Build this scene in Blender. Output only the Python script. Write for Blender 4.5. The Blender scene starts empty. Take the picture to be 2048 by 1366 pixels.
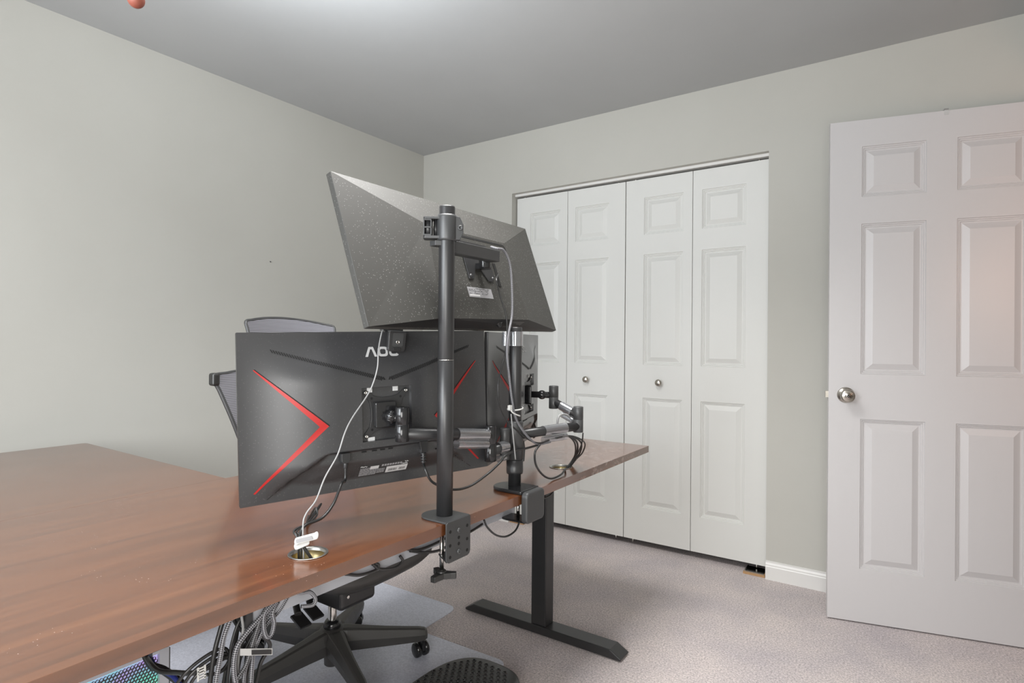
import bpy, bmesh, math, random
import numpy as np
from mathutils import Vector, Matrix
random.seed(7)
C = bpy.context.scene.collection
PI = math.pi

# ------------------------------------------------------------------ camera
FPX, YAW, PITCH, ROLL, CH = 1166.473, 0.60243, 0.0028, 0.00841, 1.12578
cy, sy = math.cos(YAW), math.sin(YAW)
F = Vector((-sy*math.cos(PITCH), cy*math.cos(PITCH), math.sin(PITCH)))
R0 = Vector((cy, sy, 0)); U0 = R0.cross(F)
R = math.cos(ROLL)*R0 + math.sin(ROLL)*U0
U = -math.sin(ROLL)*R0 + math.cos(ROLL)*U0
CAM = Vector((0, 0, CH))
def at(px, py, axis, val):
    """point of a real plane (x, y or z = val) seen along one sight line"""
    d = (px-1024)/FPX*R - (py-683)/FPX*U + F
    k = 'xyz'.index(axis)
    return CAM + d*((val-CAM[k])/d[k])

cd = bpy.data.cameras.new('camera'); cam = bpy.data.objects.new('camera', cd); C.objects.link(cam)
cam.matrix_world = Matrix(((R.x, U.x, -F.x, 0), (R.y, U.y, -F.y, 0), (R.z, U.z, -F.z, CH), (0, 0, 0, 1)))
cd.sensor_width = 36; cd.lens = 36*FPX/2048; cd.clip_start = 0.02
bpy.context.scene.camera = cam

# ------------------------------------------------------------------ materials
def lin(*c):
    return tuple(((x/255)/12.92 if x/255 <= .04045 else ((x/255+.055)/1.055)**2.4) for x in c)+(1,)
def mat(name, col, rough=.5, metal=0, spec=.5, **kw):
    m = bpy.data.materials.new(name); m.use_nodes = True
    b = m.node_tree.nodes['Principled BSDF']
    b.inputs['Base Color'].default_value = tuple(col)[:3]+(1,)
    b.inputs['Roughness'].default_value = rough; b.inputs['Metallic'].default_value = metal
    b.inputs['Specular IOR Level'].default_value = spec
    for k, v in kw.items(): b.inputs[k.replace('_', ' ')].default_value = v
    return m
def N(m, t, **kw):
    n = m.node_tree.nodes.new(t)
    for k, v in kw.items():
        if k in n.inputs: n.inputs[k].default_value = v
        else: setattr(n, k, v)
    return n
def L(m, a, b): m.node_tree.links.new(a, b)
def bsdf(m): return m.node_tree.nodes['Principled BSDF']
def coords(m, scale=(1, 1, 1), out='Object'):
    tc = N(m, 'ShaderNodeTexCoord'); mp = N(m, 'ShaderNodeMapping'); mp.inputs['Scale'].default_value = scale
    L(m, tc.outputs[out], mp.inputs['Vector']); return mp.outputs['Vector']
def ramp(m, fac, stops):
    r = N(m, 'ShaderNodeValToRGB'); e = r.color_ramp.elements
    while len(e) < len(stops): e.new(.5)
    for x, (p, c) in zip(e, stops): x.position = p; x.color = tuple(c)[:3]+(1,)
    L(m, fac, r.inputs['Fac']); return r.outputs['Color']
def bump(m, fac, strength, dist=.001):
    b = N(m, 'ShaderNodeBump'); b.inputs['Strength'].default_value = strength; b.inputs['Distance'].default_value = dist
    L(m, fac, b.inputs['Height']); L(m, b.outputs['Normal'], bsdf(m).inputs['Normal'])
def noise(m, vec, scale, detail=3, rough=.55):
    n = N(m, 'ShaderNodeTexNoise'); n.inputs['Scale'].default_value = scale
    n.inputs['Detail'].default_value = detail; n.inputs['Roughness'].default_value = rough
    L(m, vec, n.inputs['Vector']); return n.outputs['Fac']

def paint(name, c1, c2, rough=.75, bs=.15):
    m = mat(name, c1, rough, spec=.3); v = coords(m)
    L(m, ramp(m, noise(m, v, 2.2, 4), [(.3, c1), (.7, c2)]), bsdf(m).inputs['Base Color'])
    bump(m, noise(m, v, 350, 2), bs, .0006); return m
M = {}
M['wall'] = paint('wall_paint', (.480, .471, .432), (.500, .491, .452))
M['ceiling'] = paint('ceiling_paint', (.455, .462, .465), (.48, .487, .49))
M['trim'] = mat('white_trim', (.72, .71, .69), .35)
def doormat(name, c, r=.42):
    m = mat(name, c, r, spec=.4); v = coords(m, (60, 60, 3)); bump(m, noise(m, v, 6, 4), .12, .0006); return m
M['closet'] = doormat('closet_door_paint', (.665, .665, .64))
M['door'] = doormat('door_paint', (.555, .54, .54), .36)
def carpet():
    m = mat('carpet', (.3, .28, .28), .95, spec=.1); v = coords(m)
    big = noise(m, v, 3.2, 4, .6); fine = noise(m, v, 150, 4, .8)
    a = ramp(m, fine, [(.33, (.36, .33, .33)), (.66, (.95, .875, .86))])
    b = ramp(m, big, [(.3, (.80, .79, .82)), (.68, (1.0, .97, .95))])
    mx = N(m, 'ShaderNodeMix', data_type='RGBA', blend_type='MULTIPLY'); mx.inputs['Factor'].default_value = 1
    L(m, a, mx.inputs[6]); L(m, b, mx.inputs[7]); L(m, mx.outputs[2], bsdf(m).inputs['Base Color'])
    bump(m, noise(m, v, 190, 3, .7), .9, .005); return m
M['carpet'] = carpet()
def wood():
    m = mat('cherry_wood', (.2, .07, .03), .2, spec=.9); v = coords(m, (26, 1.3, 26))
    g = noise(m, v, 2.0, 6, .62)
    col = ramp(m, g, [(.25, (.080, .026, .008)), (.5, (.132, .041, .012)), (.78, (.185, .064, .020))])
    w = coords(m)
    vo = N(m, 'ShaderNodeTexVoronoi'); vo.inputs['Scale'].default_value = 120; L(m, w, vo.inputs['Vector'])
    th = N(m, 'ShaderNodeMath', operation='LESS_THAN'); th.inputs[1].default_value = .075; L(m, vo.outputs['Distance'], th.inputs[0])
    pick = noise(m, w, 7, 2); pk = N(m, 'ShaderNodeMath', operation='GREATER_THAN'); pk.inputs[1].default_value = .58; L(m, pick, pk.inputs[0])
    mm = N(m, 'ShaderNodeMath', operation='MULTIPLY'); L(m, th.outputs[0], mm.inputs[0]); L(m, pk.outputs[0], mm.inputs[1])
    # settled dust along the back edge, near grommet and clamps
    dn = noise(m, w, 55, 5, .7); dr = ramp(m, dn, [(.5, (0, 0, 0)), (.78, (1, 1, 1))])
    sep = N(m, 'ShaderNodeSeparateXYZ'); L(m, w, sep.inputs[0])
    mr = N(m, 'ShaderNodeMapRange'); mr.inputs['From Min'].default_value = -1.06; mr.inputs['From Max'].default_value = -.88; L(m, sep.outputs['X'], mr.inputs['Value'])
    my = N(m, 'ShaderNodeMapRange'); my.inputs['From Min'].default_value = .52; my.inputs['From Max'].default_value = .72; L(m, sep.outputs['Y'], my.inputs['Value'])
    q = N(m, 'ShaderNodeMath', operation='MULTIPLY'); L(m, mr.outputs[0], q.inputs[0]); L(m, my.outputs[0], q.inputs[1])
    q2 = N(m, 'ShaderNodeMath', operation='MULTIPLY'); L(m, q.outputs[0], q2.inputs[0]); L(m, dr, q2.inputs[1])
    q3 = N(m, 'ShaderNodeMath', operation='MULTIPLY'); q3.inputs[1].default_value = .55; L(m, q2.outputs[0], q3.inputs[0])
    mx = N(m, 'ShaderNodeMix', data_type='RGBA'); L(m, q3.outputs[0], mx.inputs['Factor']); L(m, col, mx.inputs[6]); mx.inputs[7].default_value = (.6, .5, .45, 1)
    m2 = N(m, 'ShaderNodeMix', data_type='RGBA'); L(m, mm.outputs[0], m2.inputs['Factor']); L(m, mx.outputs[2], m2.inputs[6]); m2.inputs[7].default_value = (.6, .5, .44, 1)
    L(m, m2.outputs[2], bsdf(m).inputs['Base Color'])
    rr = N(m, 'ShaderNodeMapRange'); L(m, noise(m, w, 5, 3), rr.inputs['Value']); rr.inputs['To Min'].default_value = .17; rr.inputs['To Max'].default_value = .30
    L(m, rr.outputs[0], bsdf(m).inputs['Roughness']); bsdf(m).inputs['IOR'].default_value = 1.85; bsdf(m).inputs['Coat Weight'].default_value = .45; bsdf(m).inputs['Coat Roughness'].default_value = .12; bsdf(m).inputs['Coat IOR'].default_value = 1.6
    return m
M['wood'] = wood()
def plastic(name, c, rough, speck=0, bs=.1):
    m = mat(name, c, rough, spec=.6); v = coords(m)
    if speck:
        vo = N(m, 'ShaderNodeTexVoronoi'); vo.inputs['Scale'].default_value = 170; L(m, v, vo.inputs['Vector'])
        big = noise(m, v, 4, 3); sc = N(m, 'ShaderNodeMath', operation='MULTIPLY'); sc.inputs[1].default_value = .32; L(m, big, sc.inputs[0])
        th = N(m, 'ShaderNodeMath', operation='LESS_THAN'); L(m, vo.outputs['Distance'], th.inputs[0]); L(m, sc.outputs[0], th.inputs[1])
        f = N(m, 'ShaderNodeMath', operation='MULTIPLY'); f.inputs[1].default_value = speck; L(m, th.outputs[0], f.inputs[0])
        mx = N(m, 'ShaderNodeMix', data_type='RGBA'); L(m, f.outputs[0], mx.inputs['Factor']); mx.inputs[6].default_value = tuple(c)+(1,); mx.inputs[7].default_value = (.32, .32, .31, 1)
        L(m, mx.outputs[2], bsdf(m).inputs['Base Color'])
    bump(m, noise(m, v, 900, 2), bs, .0004); return m
M['mon'] = plastic('monitor_plastic', (.034, .034, .036), .36, .10, .25); bsdf(M['mon']).inputs['Coat Weight'].default_value = .5; bsdf(M['mon']).inputs['Coat Roughness'].default_value = .22
M['monedge'] = plastic('monitor_bezel', (.02, .02, .021), .3)
M['monlow'] = plastic('monitor_lower_plastic', (.032, .032, .034), .45)
M['ultra'] = plastic('dusty_dark_plastic', (.038, .037, .033), .56, .5, .3)
M['ultralow'] = plastic('shaded_underside', (.008, .008, .008), .5)  # darkened shell plastic, shade of the downward face is painted in
M['screen'] = mat('screen_glass', (.01, .01, .012), .12)
M['black'] = plastic('black_powder_coat', (.022, .022, .023), .36)
M['blackgl'] = plastic('glossy_black', (.014, .014, .015), .16)
M['gun'] = plastic('gunmetal_plate', (.042, .043, .044), .4)
M['rubber'] = plastic('rubber', (.02, .02, .019), .38)
M['cable'] = plastic('black_cable', (.018, .018, .018), .35)
M['greycable'] = plastic('grey_cable', (.30, .30, .30), .4)
M['hole'] = mat('dark_opening', (.003, .003, .003), .8)
M['red'] = mat('red_accent', (.36, .014, .013), .3)
M['logo'] = mat('logo_silver', (.42, .42, .42), .4)
M['label'] = mat('label_grey', (.30, .30, .31), .5)
M['base'] = plastic('chair_base_plastic', (.050, .048, .046), .42)
M['ring'] = mat('satin_ring', (.48, .47, .44), .33, 1)
M['labelt'] = mat('label_print', (.55, .55, .55), .5)
M['labeld'] = mat('label_dark_print', (.04, .04, .04), .5)
M['white'] = mat('white_plastic', (.52, .52, .51), .4)
M['offwhite'] = mat('cable_tie_plastic', (.62, .62, .60), .35)
M['chrome'] = mat('polished_metal', (.62, .61, .58), .16, 1)
M['brushed'] = mat('brushed_nickel', (.50, .47, .42), .28, 1)
M['tray'] = mat('pale_grey_steel', (.36, .37, .40), .45)
M['brass'] = mat('grommet_inside', (.35, .28, .14), .3, .8)
M['terracotta'] = mat('terracotta_ball', (.26, .075, .05), .45)
M['woodshim'] = mat('raw_wood', (.42, .25, .12), .7)
M['closet_shade'] = mat('closet_painted_shade', (.05, .045, .04), .9)  # closet walls near black, interior shade is put into the colour
def mesh_fabric(name, c, alpha, freq=105):
    m = mat(name, c, .7, spec=.2); v = coords(m)
    w = N(m, 'ShaderNodeTexWave', wave_type='BANDS', bands_direction='Z'); w.inputs['Scale'].default_value = 56; w.inputs['Distortion'].default_value = 0
    L(m, v, w.inputs['Vector'])
    L(m, ramp(m, w.outputs['Fac'], [(.12, (.06, .06, .065)), (.32, c)]), bsdf(m).inputs['Base Color'])
    a = N(m, 'ShaderNodeMapRange'); L(m, w.outputs['Fac'], a.inputs['Value']); a.inputs['To Min'].default_value = .95; a.inputs['To Max'].default_value = alpha
    L(m, a.outputs[0], bsdf(m).inputs['Alpha']); return m
M['mesh'] = mesh_fabric('chair_mesh_dense', (.20, .20, .225), .93)
M['meshthin'] = mesh_fabric('chair_mesh_thin', (.42, .42, .44), .72)
def clear(name):
    m = bpy.data.materials.new(name); m.use_nodes = True; nt = m.node_tree; nt.nodes.clear()
    o = nt.nodes.new('ShaderNodeOutputMaterial'); t = nt.nodes.new('ShaderNodeBsdfTransparent'); t.inputs[0].default_value = (.93, .94, .96, 1)
    g = nt.nodes.new('ShaderNodeBsdfGlossy'); g.inputs['Roughness'].default_value = .12
    lw = nt.nodes.new('ShaderNodeLayerWeight'); lw.inputs['Blend'].default_value = .45
    mr = nt.nodes.new('ShaderNodeMapRange'); mr.inputs['To Min'].default_value = .10; mr.inputs['To Max'].default_value = .75
    mx = nt.nodes.new('ShaderNodeMixShader')
    nt.links.new(lw.outputs['Facing'], mr.inputs['Value']); nt.links.new(mr.outputs[0], mx.inputs[0])
    nt.links.new(t.outputs[0], mx.inputs[1]); nt.links.new(g.outputs[0], mx.inputs[2]); df = nt.nodes.new('ShaderNodeBsdfDiffuse'); df.inputs[0].default_value = (.8, .82, .86, 1); m2 = nt.nodes.new('ShaderNodeMixShader'); m2.inputs[0].default_value = .07; nt.links.new(mx.outputs[0], m2.inputs[1]); nt.links.new(df.outputs[0], m2.inputs[2]); nt.links.new(m2.outputs[0], o.inputs[0]); return m
M['clear'] = clear('clear_plastic')
def matmat():
    m = mat('chair_mat_vinyl', (.33, .34, .38), .30, spec=.5); v = coords(m)
    L(m, ramp(m, noise(m, v, 160, 3, .7), [(.35, (.54, .56, .65)), (.65, (.72, .745, .85))]), bsdf(m).inputs['Base Color'])
    bump(m, noise(m, v, 120, 2), .25, .002); return m
M['vinyl'] = matmat()
def braid(name, a, b):
    m = mat(name, a, .55); tc = N(m, 'ShaderNodeTexCoord'); mp = N(m, 'ShaderNodeMapping'); mp.inputs['Rotation'].default_value = (0, 0, .785); mp.inputs['Scale'].default_value = (1, 1, 1)
    L(m, tc.outputs['UV'], mp.inputs['Vector'])
    ck = N(m, 'ShaderNodeTexChecker'); ck.inputs['Scale'].default_value = 1.0; ck.inputs[1].default_value = a+(1,); ck.inputs[2].default_value = b+(1,)
    L(m, mp.outputs[0], ck.inputs['Vector']); L(m, ck.outputs['Color'], bsdf(m).inputs['Base Color']); return m
M['braid'] = braid('braided_sleeve', (.30, .30, .32), (.03, .03, .035))
M['braid2'] = braid('dark_braided_sleeve', (.16, .16, .17), (.015, .015, .015))
def glow(name, c, s):
    m = mat(name, c, .4); b = bsdf(m); b.inputs['Emission Color'].default_value = tuple(c)+(1,); b.inputs['Emission Strength'].default_value = s; return m
def rgb_glow():
    m = glow('case_light', (.1, .8, .6), .8); v = coords(m)
    n = noise(m, v, 9, 2); c = ramp(m, n, [(.34, (.55, .16, .70)), (.42, (.30, .38, .62)), (.50, (.20, .60, .48)), (.70, (.42, .68, .46))])
    L(m, c, bsdf(m).inputs['Emission Color']); return m
M['rgb'] = rgb_glow()
M['blue'] = mat('blue_cable', (.015, .025, .16), .35)

# ------------------------------------------------------------------ mesh helpers
class G:
    def __init__(s): s.bm = bmesh.new(); s.uv = s.bm.loops.layers.uv.new('UVMap')
    def box(s, lo, hi, M4=None):
        v = [Vector((x, y, z)) for x in (lo[0], hi[0]) for y in (lo[1], hi[1]) for z in (lo[2], hi[2])]
        if M4 is not None: v = [M4 @ p for p in v]
        b = [s.bm.verts.new(p) for p in v]
        for f in ((0, 1, 3, 2), (4, 6, 7, 5), (0, 4, 5, 1), (2, 3, 7, 6), (0, 2, 6, 4), (1, 5, 7, 3)): s.bm.faces.new([b[i] for i in f])
        return s
    def frame(s, d):
        d = d.normalized(); a = Vector((0, 0, 1)) if abs(d.z) < .9 else Vector((1, 0, 0))
        x = d.cross(a).normalized(); return x, d.cross(x).normalized()
    def cyl(s, p0, p1, r0, r1=None, n=28, cap=True):
        p0, p1 = Vector(p0), Vector(p1); r1 = r0 if r1 is None else r1
        x, y = s.frame(p1-p0)
        A = [s.bm.verts.new(p0+(x*math.cos(t)+y*math.sin(t))*r0) for t in [2*PI*i/n for i in range(n)]]
        B = [s.bm.verts.new(p1+(x*math.cos(t)+y*math.sin(t))*r1) for t in [2*PI*i/n for i in range(n)]]
        for i in range(n):
            f = s.bm.faces.new((A[i], A[(i+1) % n], B[(i+1) % n], B[i])); f.smooth = True
        if cap:
            if r0 > 0: s.bm.faces.new(A[::-1])
            if r1 > 0: s.bm.faces.new(B)
        return s
    def lathe(s, prof, O=Vector((0, 0, 0)), ax=Vector((0, 0, 1)), n=32):
        """prof: list of (radius, distance along axis)"""
        x, y = s.frame(ax); ax = ax.normalized(); rings = []
        for r, h in prof:
            rings.append([s.bm.verts.new(O+ax*h+(x*math.cos(2*PI*i/n)+y*math.sin(2*PI*i/n))*max(r, 1e-5)) for i in range(n)])
        for a, b in zip(rings, rings[1:]):
            for i in range(n):
                f = s.bm.faces.new((a[i], a[(i+1) % n], b[(i+1) % n], b[i])); f.smooth = True
        return s
    def tube(s, pts, r, n=10, sub=8, flat=1.0):
        P = smooth(pts, sub); fr = None; rings = []; ln = 0; lens = []
        for i, p in enumerate(P):
            d = (P[min(i+1, len(P)-1)]-P[max(i-1, 0)]).normalized()
            if fr is None: x, y = s.frame(d)
            else:
                x = (fr-d*fr.dot(d)); x = x.normalized() if x.length > 1e-6 else s.frame(d)[0]; y = d.cross(x)
            fr = x
            if i: ln += (p-P[i-1]).length
            lens.append(ln)
            rings.append([s.bm.verts.new(p+(x*math.cos(2*PI*k/n)+y*math.sin(2*PI*k/n)*flat)*r) for k in range(n)])
        for j in range(len(rings)-1):
            a, b = rings[j], rings[j+1]
            for i in range(n):
                f = s.bm.faces.new((a[i], a[(i+1) % n], b[(i+1) % n], b[i])); f.smooth = True
                uv = [(lens[j], i), (lens[j], i+1), (lens[j+1], i+1), (lens[j+1], i)]
                for lp, (a0, b0) in zip(f.loops, uv): lp[s.uv].uv = (a0/(r*.55), b0*8/n)
        s.bm.faces.new(rings[0][::-1]); s.bm.faces.new(rings[-1]); return s
    def prism(s, poly, f0, f1):
        """poly of 2-D points; f0/f1 map (a,b) to 3-D for the two caps"""
        A = [s.bm.verts.new(f0(*p)) for p in poly]; B = [s.bm.verts.new(f1(*p)) for p in poly]; n = len(poly)
        s.bm.faces.new(A[::-1]); s.bm.faces.new(B)
        for i in range(n): s.bm.faces.new((A[i], A[(i+1) % n], B[(i+1) % n], B[i]))
        return s
    def grid(s, fn, nu, nv, smooth_=True):
        V = [[s.bm.verts.new(fn(i/nu, j/nv)) for j in range(nv+1)] for i in range(nu+1)]
        for i in range(nu):
            for j in range(nv):
                f = s.bm.faces.new((V[i][j], V[i+1][j], V[i+1][j+1], V[i][j+1])); f.smooth = smooth_
        return s
    def quad(s, *p): s.bm.faces.new([s.bm.verts.new(Vector(q)) for q in p]); return s
    def ball(s, c, r, sc=(1, 1, 1), n=20):
        T = Matrix.Translation(Vector(c)) @ Matrix.Diagonal((r*sc[0], r*sc[1], r*sc[2], 1))
        g = bmesh.ops.create_uvsphere(s.bm, u_segments=n, v_segments=n//2+2, radius=1, matrix=T)
        for v in g['verts']:
            for f in v.link_faces: f.smooth = True
        return s
def smooth(pts, sub):
    P = [Vector(p) for p in pts]
    if len(P) < 3 or sub < 2: return P
    out = []
    for i in range(len(P)-1):
        a = P[i-1] if i else P[0]*2-P[1]; b, c = P[i], P[i+1]; d = P[i+2] if i+2 < len(P) else P[-1]*2-P[-2]
        for k in range(sub):
            t = k/sub
            out.append(.5*((2*b)+(c-a)*t+(2*a-5*b+4*c-d)*t*t+(3*b-a-3*c+d)*t**3))
    out.append(P[-1]); return out
def rrect(w, h, r, n=6, cx=0, cy_=0):
    out = []
    for sx, sy_, a0 in ((1, 1, 0), (-1, 1, 90), (-1, -1, 180), (1, -1, 270)):
        for k in range(n+1):
            a = math.radians(a0+90*k/n); out.append((cx+sx*(w-r)+r*math.cos(a), cy_+sy_*(h-r)+r*math.sin(a)))
    return out
SPLIT = {'side_bracket', 'frame_rail', 'port_opening', 'pocket_clip', 'bolt', 'bolt_hole', 'pivot_pin', 'hinge', 'foot', 'corner_cap', 'white_patch', 'hinge_pin', 'clear_sleeve', 'vent_bar'}
def islands(bm):
    bm.verts.index_update(); seen = set(); out = []
    for v in bm.verts:
        if v in seen: continue
        st_, grp = [v], []; seen.add(v)
        while st_:
            a = st_.pop(); grp.append(a)
            for e in a.link_edges:
                b = e.other_vert(a)
                if b not in seen: seen.add(b); st_.append(b)
        out.append(grp)
    return out
def obj(name, g, m, parent=None, bevel=0, local=False, seg=2):
    if name in SPLIT:
        isl = islands(g.bm)
        if len(isl) > 1:
            g.bm.verts.index_update(); sets = [[v.index for v in k] for k in isl]; first = None
            for k in sets:
                b2 = g.bm.copy(); b2.verts.ensure_lookup_table(); keep = set(k)
                bmesh.ops.delete(b2, geom=[v for v in b2.verts if v.index not in keep], context='VERTS')
                h = G(); h.bm.free(); h.bm = b2
                o = obj_one(name, h, m, parent, bevel, local, seg); first = first or o
            g.bm.free(); return first
    return obj_one(name, g, m, parent, bevel, local, seg)
def obj_one(name, g, m, parent=None, bevel=0, local=False, seg=2):
    """link one mesh; geometry given in world space unless local"""
    bm = g.bm
    bmesh.ops.recalc_face_normals(bm, faces=bm.faces[:])
    me = bpy.data.meshes.new(name)
    if parent is not None and not local:
        bm.transform(wm(parent).inverted())
    bm.to_mesh(me); bm.free(); me.materials.append(m)
    o = bpy.data.objects.new(name, me); C.objects.link(o); o.parent = parent
    if bevel:
        b = o.modifiers.new('bevel', 'BEVEL'); b.width = bevel; b.segments = seg; b.limit_method = 'ANGLE'; b.angle_limit = math.radians(40)
    return o
def wm(o):
    m = o.matrix_basis.copy()
    while o.parent is not None: o = o.parent; m = o.matrix_basis @ m
    return m
def tag(o, label, cat, group=None, kind=None):
    o['label'] = label; o['category'] = cat
    if group: o['group'] = group
    if kind: o['kind'] = kind
    return o
def thing(name, label, cat, loc=(0, 0, 0), rot=None, group=None, kind=None):
    o = bpy.data.objects.new(name, None); C.objects.link(o); o.empty_display_size = .05
    o.matrix_basis = Matrix.Translation(Vector(loc)) @ (rot.to_4x4() if rot is not None else Matrix.Identity(4))
    return tag(o, label, cat, group, kind)
def cable(name, label, pts, r, m, cat='cable', group=None, sub=8, n=10):
    g = G().tube(pts, r, n, sub); return tag(obj(name, g, m), label, cat, group)

# ------------------------------------------------------------------ room shell
XL, XR, YF, YN, H = -2.848, .475, 3.026, -1.0, 2.44
XJ0, XJ1, ZT = -2.090, -.5805, 2.068
S = 'structure'
tag(obj('floor', G().box((XL-.1, YN-.1, -.05), (1.7, 3.8, 0)), M['carpet']), 'grey cut pile carpet covering the whole room floor', 'carpet', kind=S)
tag(obj('ceiling', G().box((XL-.1, YN-.1, H), (1.7, 3.8, H+.05)), M['ceiling']), 'flat painted grey white ceiling above the room', 'ceiling', kind=S)
tag(obj('wall_left', G().box((XL-.1, YN-.1, 0), (XL, 3.8, H)), M['wall']), 'long plain pale greige wall left behind the chair', 'wall', kind=S)
g = G().box((XL, YF, 0), (XJ0, YF+.12, H)).box((XJ1, YF, 0), (1.7, YF+.12, H)).box((XJ0, YF, ZT), (XJ1, YF+.12, H))
tag(obj('wall_far', g, M['wall']), 'pale greige wall around the closet opening', 'wall', kind=S)
# closet inside
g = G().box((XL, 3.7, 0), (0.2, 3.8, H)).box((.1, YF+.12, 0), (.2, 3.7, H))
tag(obj('wall_closet', g, M['closet_shade']), 'inside walls of the closet with shade painted in as dark colour', 'wall', kind=S)
# right wall with the doorway, hall behind
DY0, DY1, DZ = 2.10, 2.925, 2.07
g = G().box((XR, YN, 0), (XR+.12, DY0, H)).box((XR, DY1, 0), (XR+.12, YF, H)).box((XR, DY0, DZ), (XR+.12, DY1, H))
tag(obj('wall_right', g, M['wall']), 'pale greige wall on the right holding the hall doorway', 'wall', kind=S)
tag(obj('wall_hall', G().box((1.6, YN, 0), (1.7, YF, H)), M['wall']), 'hallway wall seen beyond the open doorway', 'wall', kind=S)
g = G()
for y in (DY0-.06, DY1): g.box((XR-.015, y, 0), (XR, y+.06, DZ+.06))
g.box((XR-.015, DY0, DZ), (XR, DY1, DZ+.06))
tag(obj('trim_1', g, M['trim']), 'white casing around the hall doorway', 'trim', kind=S)
# near wall with window
wx0, wx1, wz0, wz1 = -2.25, -.55, .85, 2.15
g = G().box((XL, YN-.1, 0), (wx0, YN, H)).box((wx1, YN-.1, 0), (1.7, YN, H)).box((wx0, YN-.1, 0), (wx1, YN, wz0)).box((wx0, YN-.1, wz1), (wx1, YN, H))
tag(obj('wall_near', g, M['wall']), 'pale greige window wall behind the photographer', 'wall', kind=S)
w1 = thing('window_1', 'white framed double window in the wall behind the photographer', 'window', ((wx0+wx1)/2, YN-.05, wz0), kind=S)
g = G()
for x in (wx0, wx1-.05, (wx0+wx1)/2-.03): g.box((x, YN-.07, wz0), (x+.05, YN-.02, wz1))
for z in (wz0, wz1-.05, (wz0+wz1)/2-.02): g.box((wx0, YN-.069, z), (wx1, YN-.021, z+.05))
obj('window_frame', g, M['trim'], w1)
obj('window_pane', G().box((wx0+.02, YN-.05, wz0+.02), (wx1-.02, YN-.046, wz1-.02)), M['clear'], w1)
# baseboards
def base_profile(p0, p1, inward):
    p0, p1, inw = Vector(p0), Vector(p1), Vector(inward)
    prof = [(0, 0), (.014, 0), (.014, .062), (.011, .066), (.011, .072), (.006, .080), (.006, .086), (0, .088)]
    return G().prism(prof, lambda a, b: p0+inw*a+Vector((0, 0, b)), lambda a, b: p1+inw*a+Vector((0, 0, b)))
tag(obj('baseboard_far', base_profile((XJ1, YF, 0), (XR, YF, 0), (0, -1, 0)), M['trim']), 'white moulded baseboard between closet and open door', 'baseboard', kind=S)
tag(obj('baseboard_back', base_profile((XL, YF, 0), (XJ0, YF, 0), (0, -1, 0)), M['trim']), 'white baseboard left of the closet opening', 'baseboard', kind=S)
tag(obj('baseboard_left', base_profile((XL, YN, 0), (XL, YF-.014, 0), (1, 0, 0)), M['trim']), 'white baseboard along the long left wall', 'baseboard', kind=S)
# header track of the closet
tag(obj('trim_2', G().box((XJ0+.001, YF+.034, ZT-.014), (XJ1-.001, YF+.085, ZT)), M['trim']), 'white sliding track under the closet header', 'trim', kind=S)

# ------------------------------------------------------------------ panelled doors
def panel_face(g, x0, x1, z0, z1, panels, T, depth=.035, both=True):
    """moulded slab; local x across, z up, y=0 the visible face (normal -y); T maps to world"""
    xs = sorted({x0, x1} | {v for p in panels for v in (p[0], p[1])}); zs = sorted({z0, z1} | {v for p in panels for v in (p[2], p[3])})
    def V(x, y, z): return g.bm.verts.new(T @ Vector((x, y, z)))
    def q(a, b, c, d): g.bm.faces.new((V(*a), V(*b), V(*c), V(*d)))
    for side in (0, 1):
        def Y(d): return d if side == 0 else depth-d
        for i in range(len(xs)-1):
            for j in range(len(zs)-1):
                a, b, c, d = xs[i], xs[i+1], zs[j], zs[j+1]
                cx, cz = (a+b)/2, (c+d)/2
                if any(p[0] < cx < p[1] and p[2] < cz < p[3] for p in panels): continue
                q((a, Y(0), c), (b, Y(0), c), (b, Y(0), d), (a, Y(0), d))
        prof = [(0, 0), (.002, .005), (.006, .005), (.008, .0095), (.012, .0095), (.014, .0135), (.019, .0135), (.042, .0035)]
        for (a, b, c, d) in panels:
            rings = [[(a+i, Y(h), c+i), (b-i, Y(h), c+i), (b-i, Y(h), d-i), (a+i, Y(h), d-i)] for i, h in prof]
            for r0, r1 in zip(rings, rings[1:]):
                for k in range(4): q(r0[k], r0[(k+1) % 4], r1[(k+1) % 4], r1[k])
            q(*rings[-1])
    for (a, b) in (((x0, z0), (x1, z0)), ((x1, z0), (x1, z1)), ((x1, z1), (x0, z1)), ((x0, z1), (x0, z0))):
        q((a[0], 0, a[1]), (b[0], 0, b[1]), (b[0], depth, b[1]), (a[0], depth, a[1]))
    bmesh.ops.remove_doubles(g.bm, verts=g.bm.verts[:], dist=1e-5)
    return g
ROWS = ((.221, .829), (1.012, 1.623), (1.733, 1.938))
# room door
DA = -.23373
D0 = Vector((-.28687, 2.73116, 0)); Dx = Vector((math.cos(DA), -math.sin(DA), 0)); Dn = Vector((math.sin(DA), math.cos(DA), 0))
TD = Matrix(((Dx.x, Dn.x, 0, D0.x), (Dx.y, Dn.y, 0, D0.y), (0, 0, 1, 0), (0, 0, 0, 1)))
d1 = thing('door_1', 'white six panel room door standing open with a nickel knob', 'door', D0, kind=S)
pan = [(a, b, z0, z1) for (a, b) in ((.115, .337), (.437, .660)) for (z0, z1) in ROWS]
obj('door_leaf', panel_face(G(), 0, .775, .006, 2.046, pan, TD), M['door'], d1)
kc = TD @ Vector((.062, 0, .925)); nrm = -Dn
k = obj('door_knob', G().lathe([(0.031, 0), (.032, .003), (.029, .007), (.014, .009), (.011, .026), (.017, .032), (.0245, .040), (.027, .050), (.0255, .058), (.020, .062), (.012, .060), (.010, .0635), (0, .064)], kc, nrm, 40), M['brushed'], d1)
obj('keyhole', G().lathe([(.0055, .063), (.005, .0655), (.0018, .0655), (.001, .064)], kc, nrm, 20), M['blackgl'], k)
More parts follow.
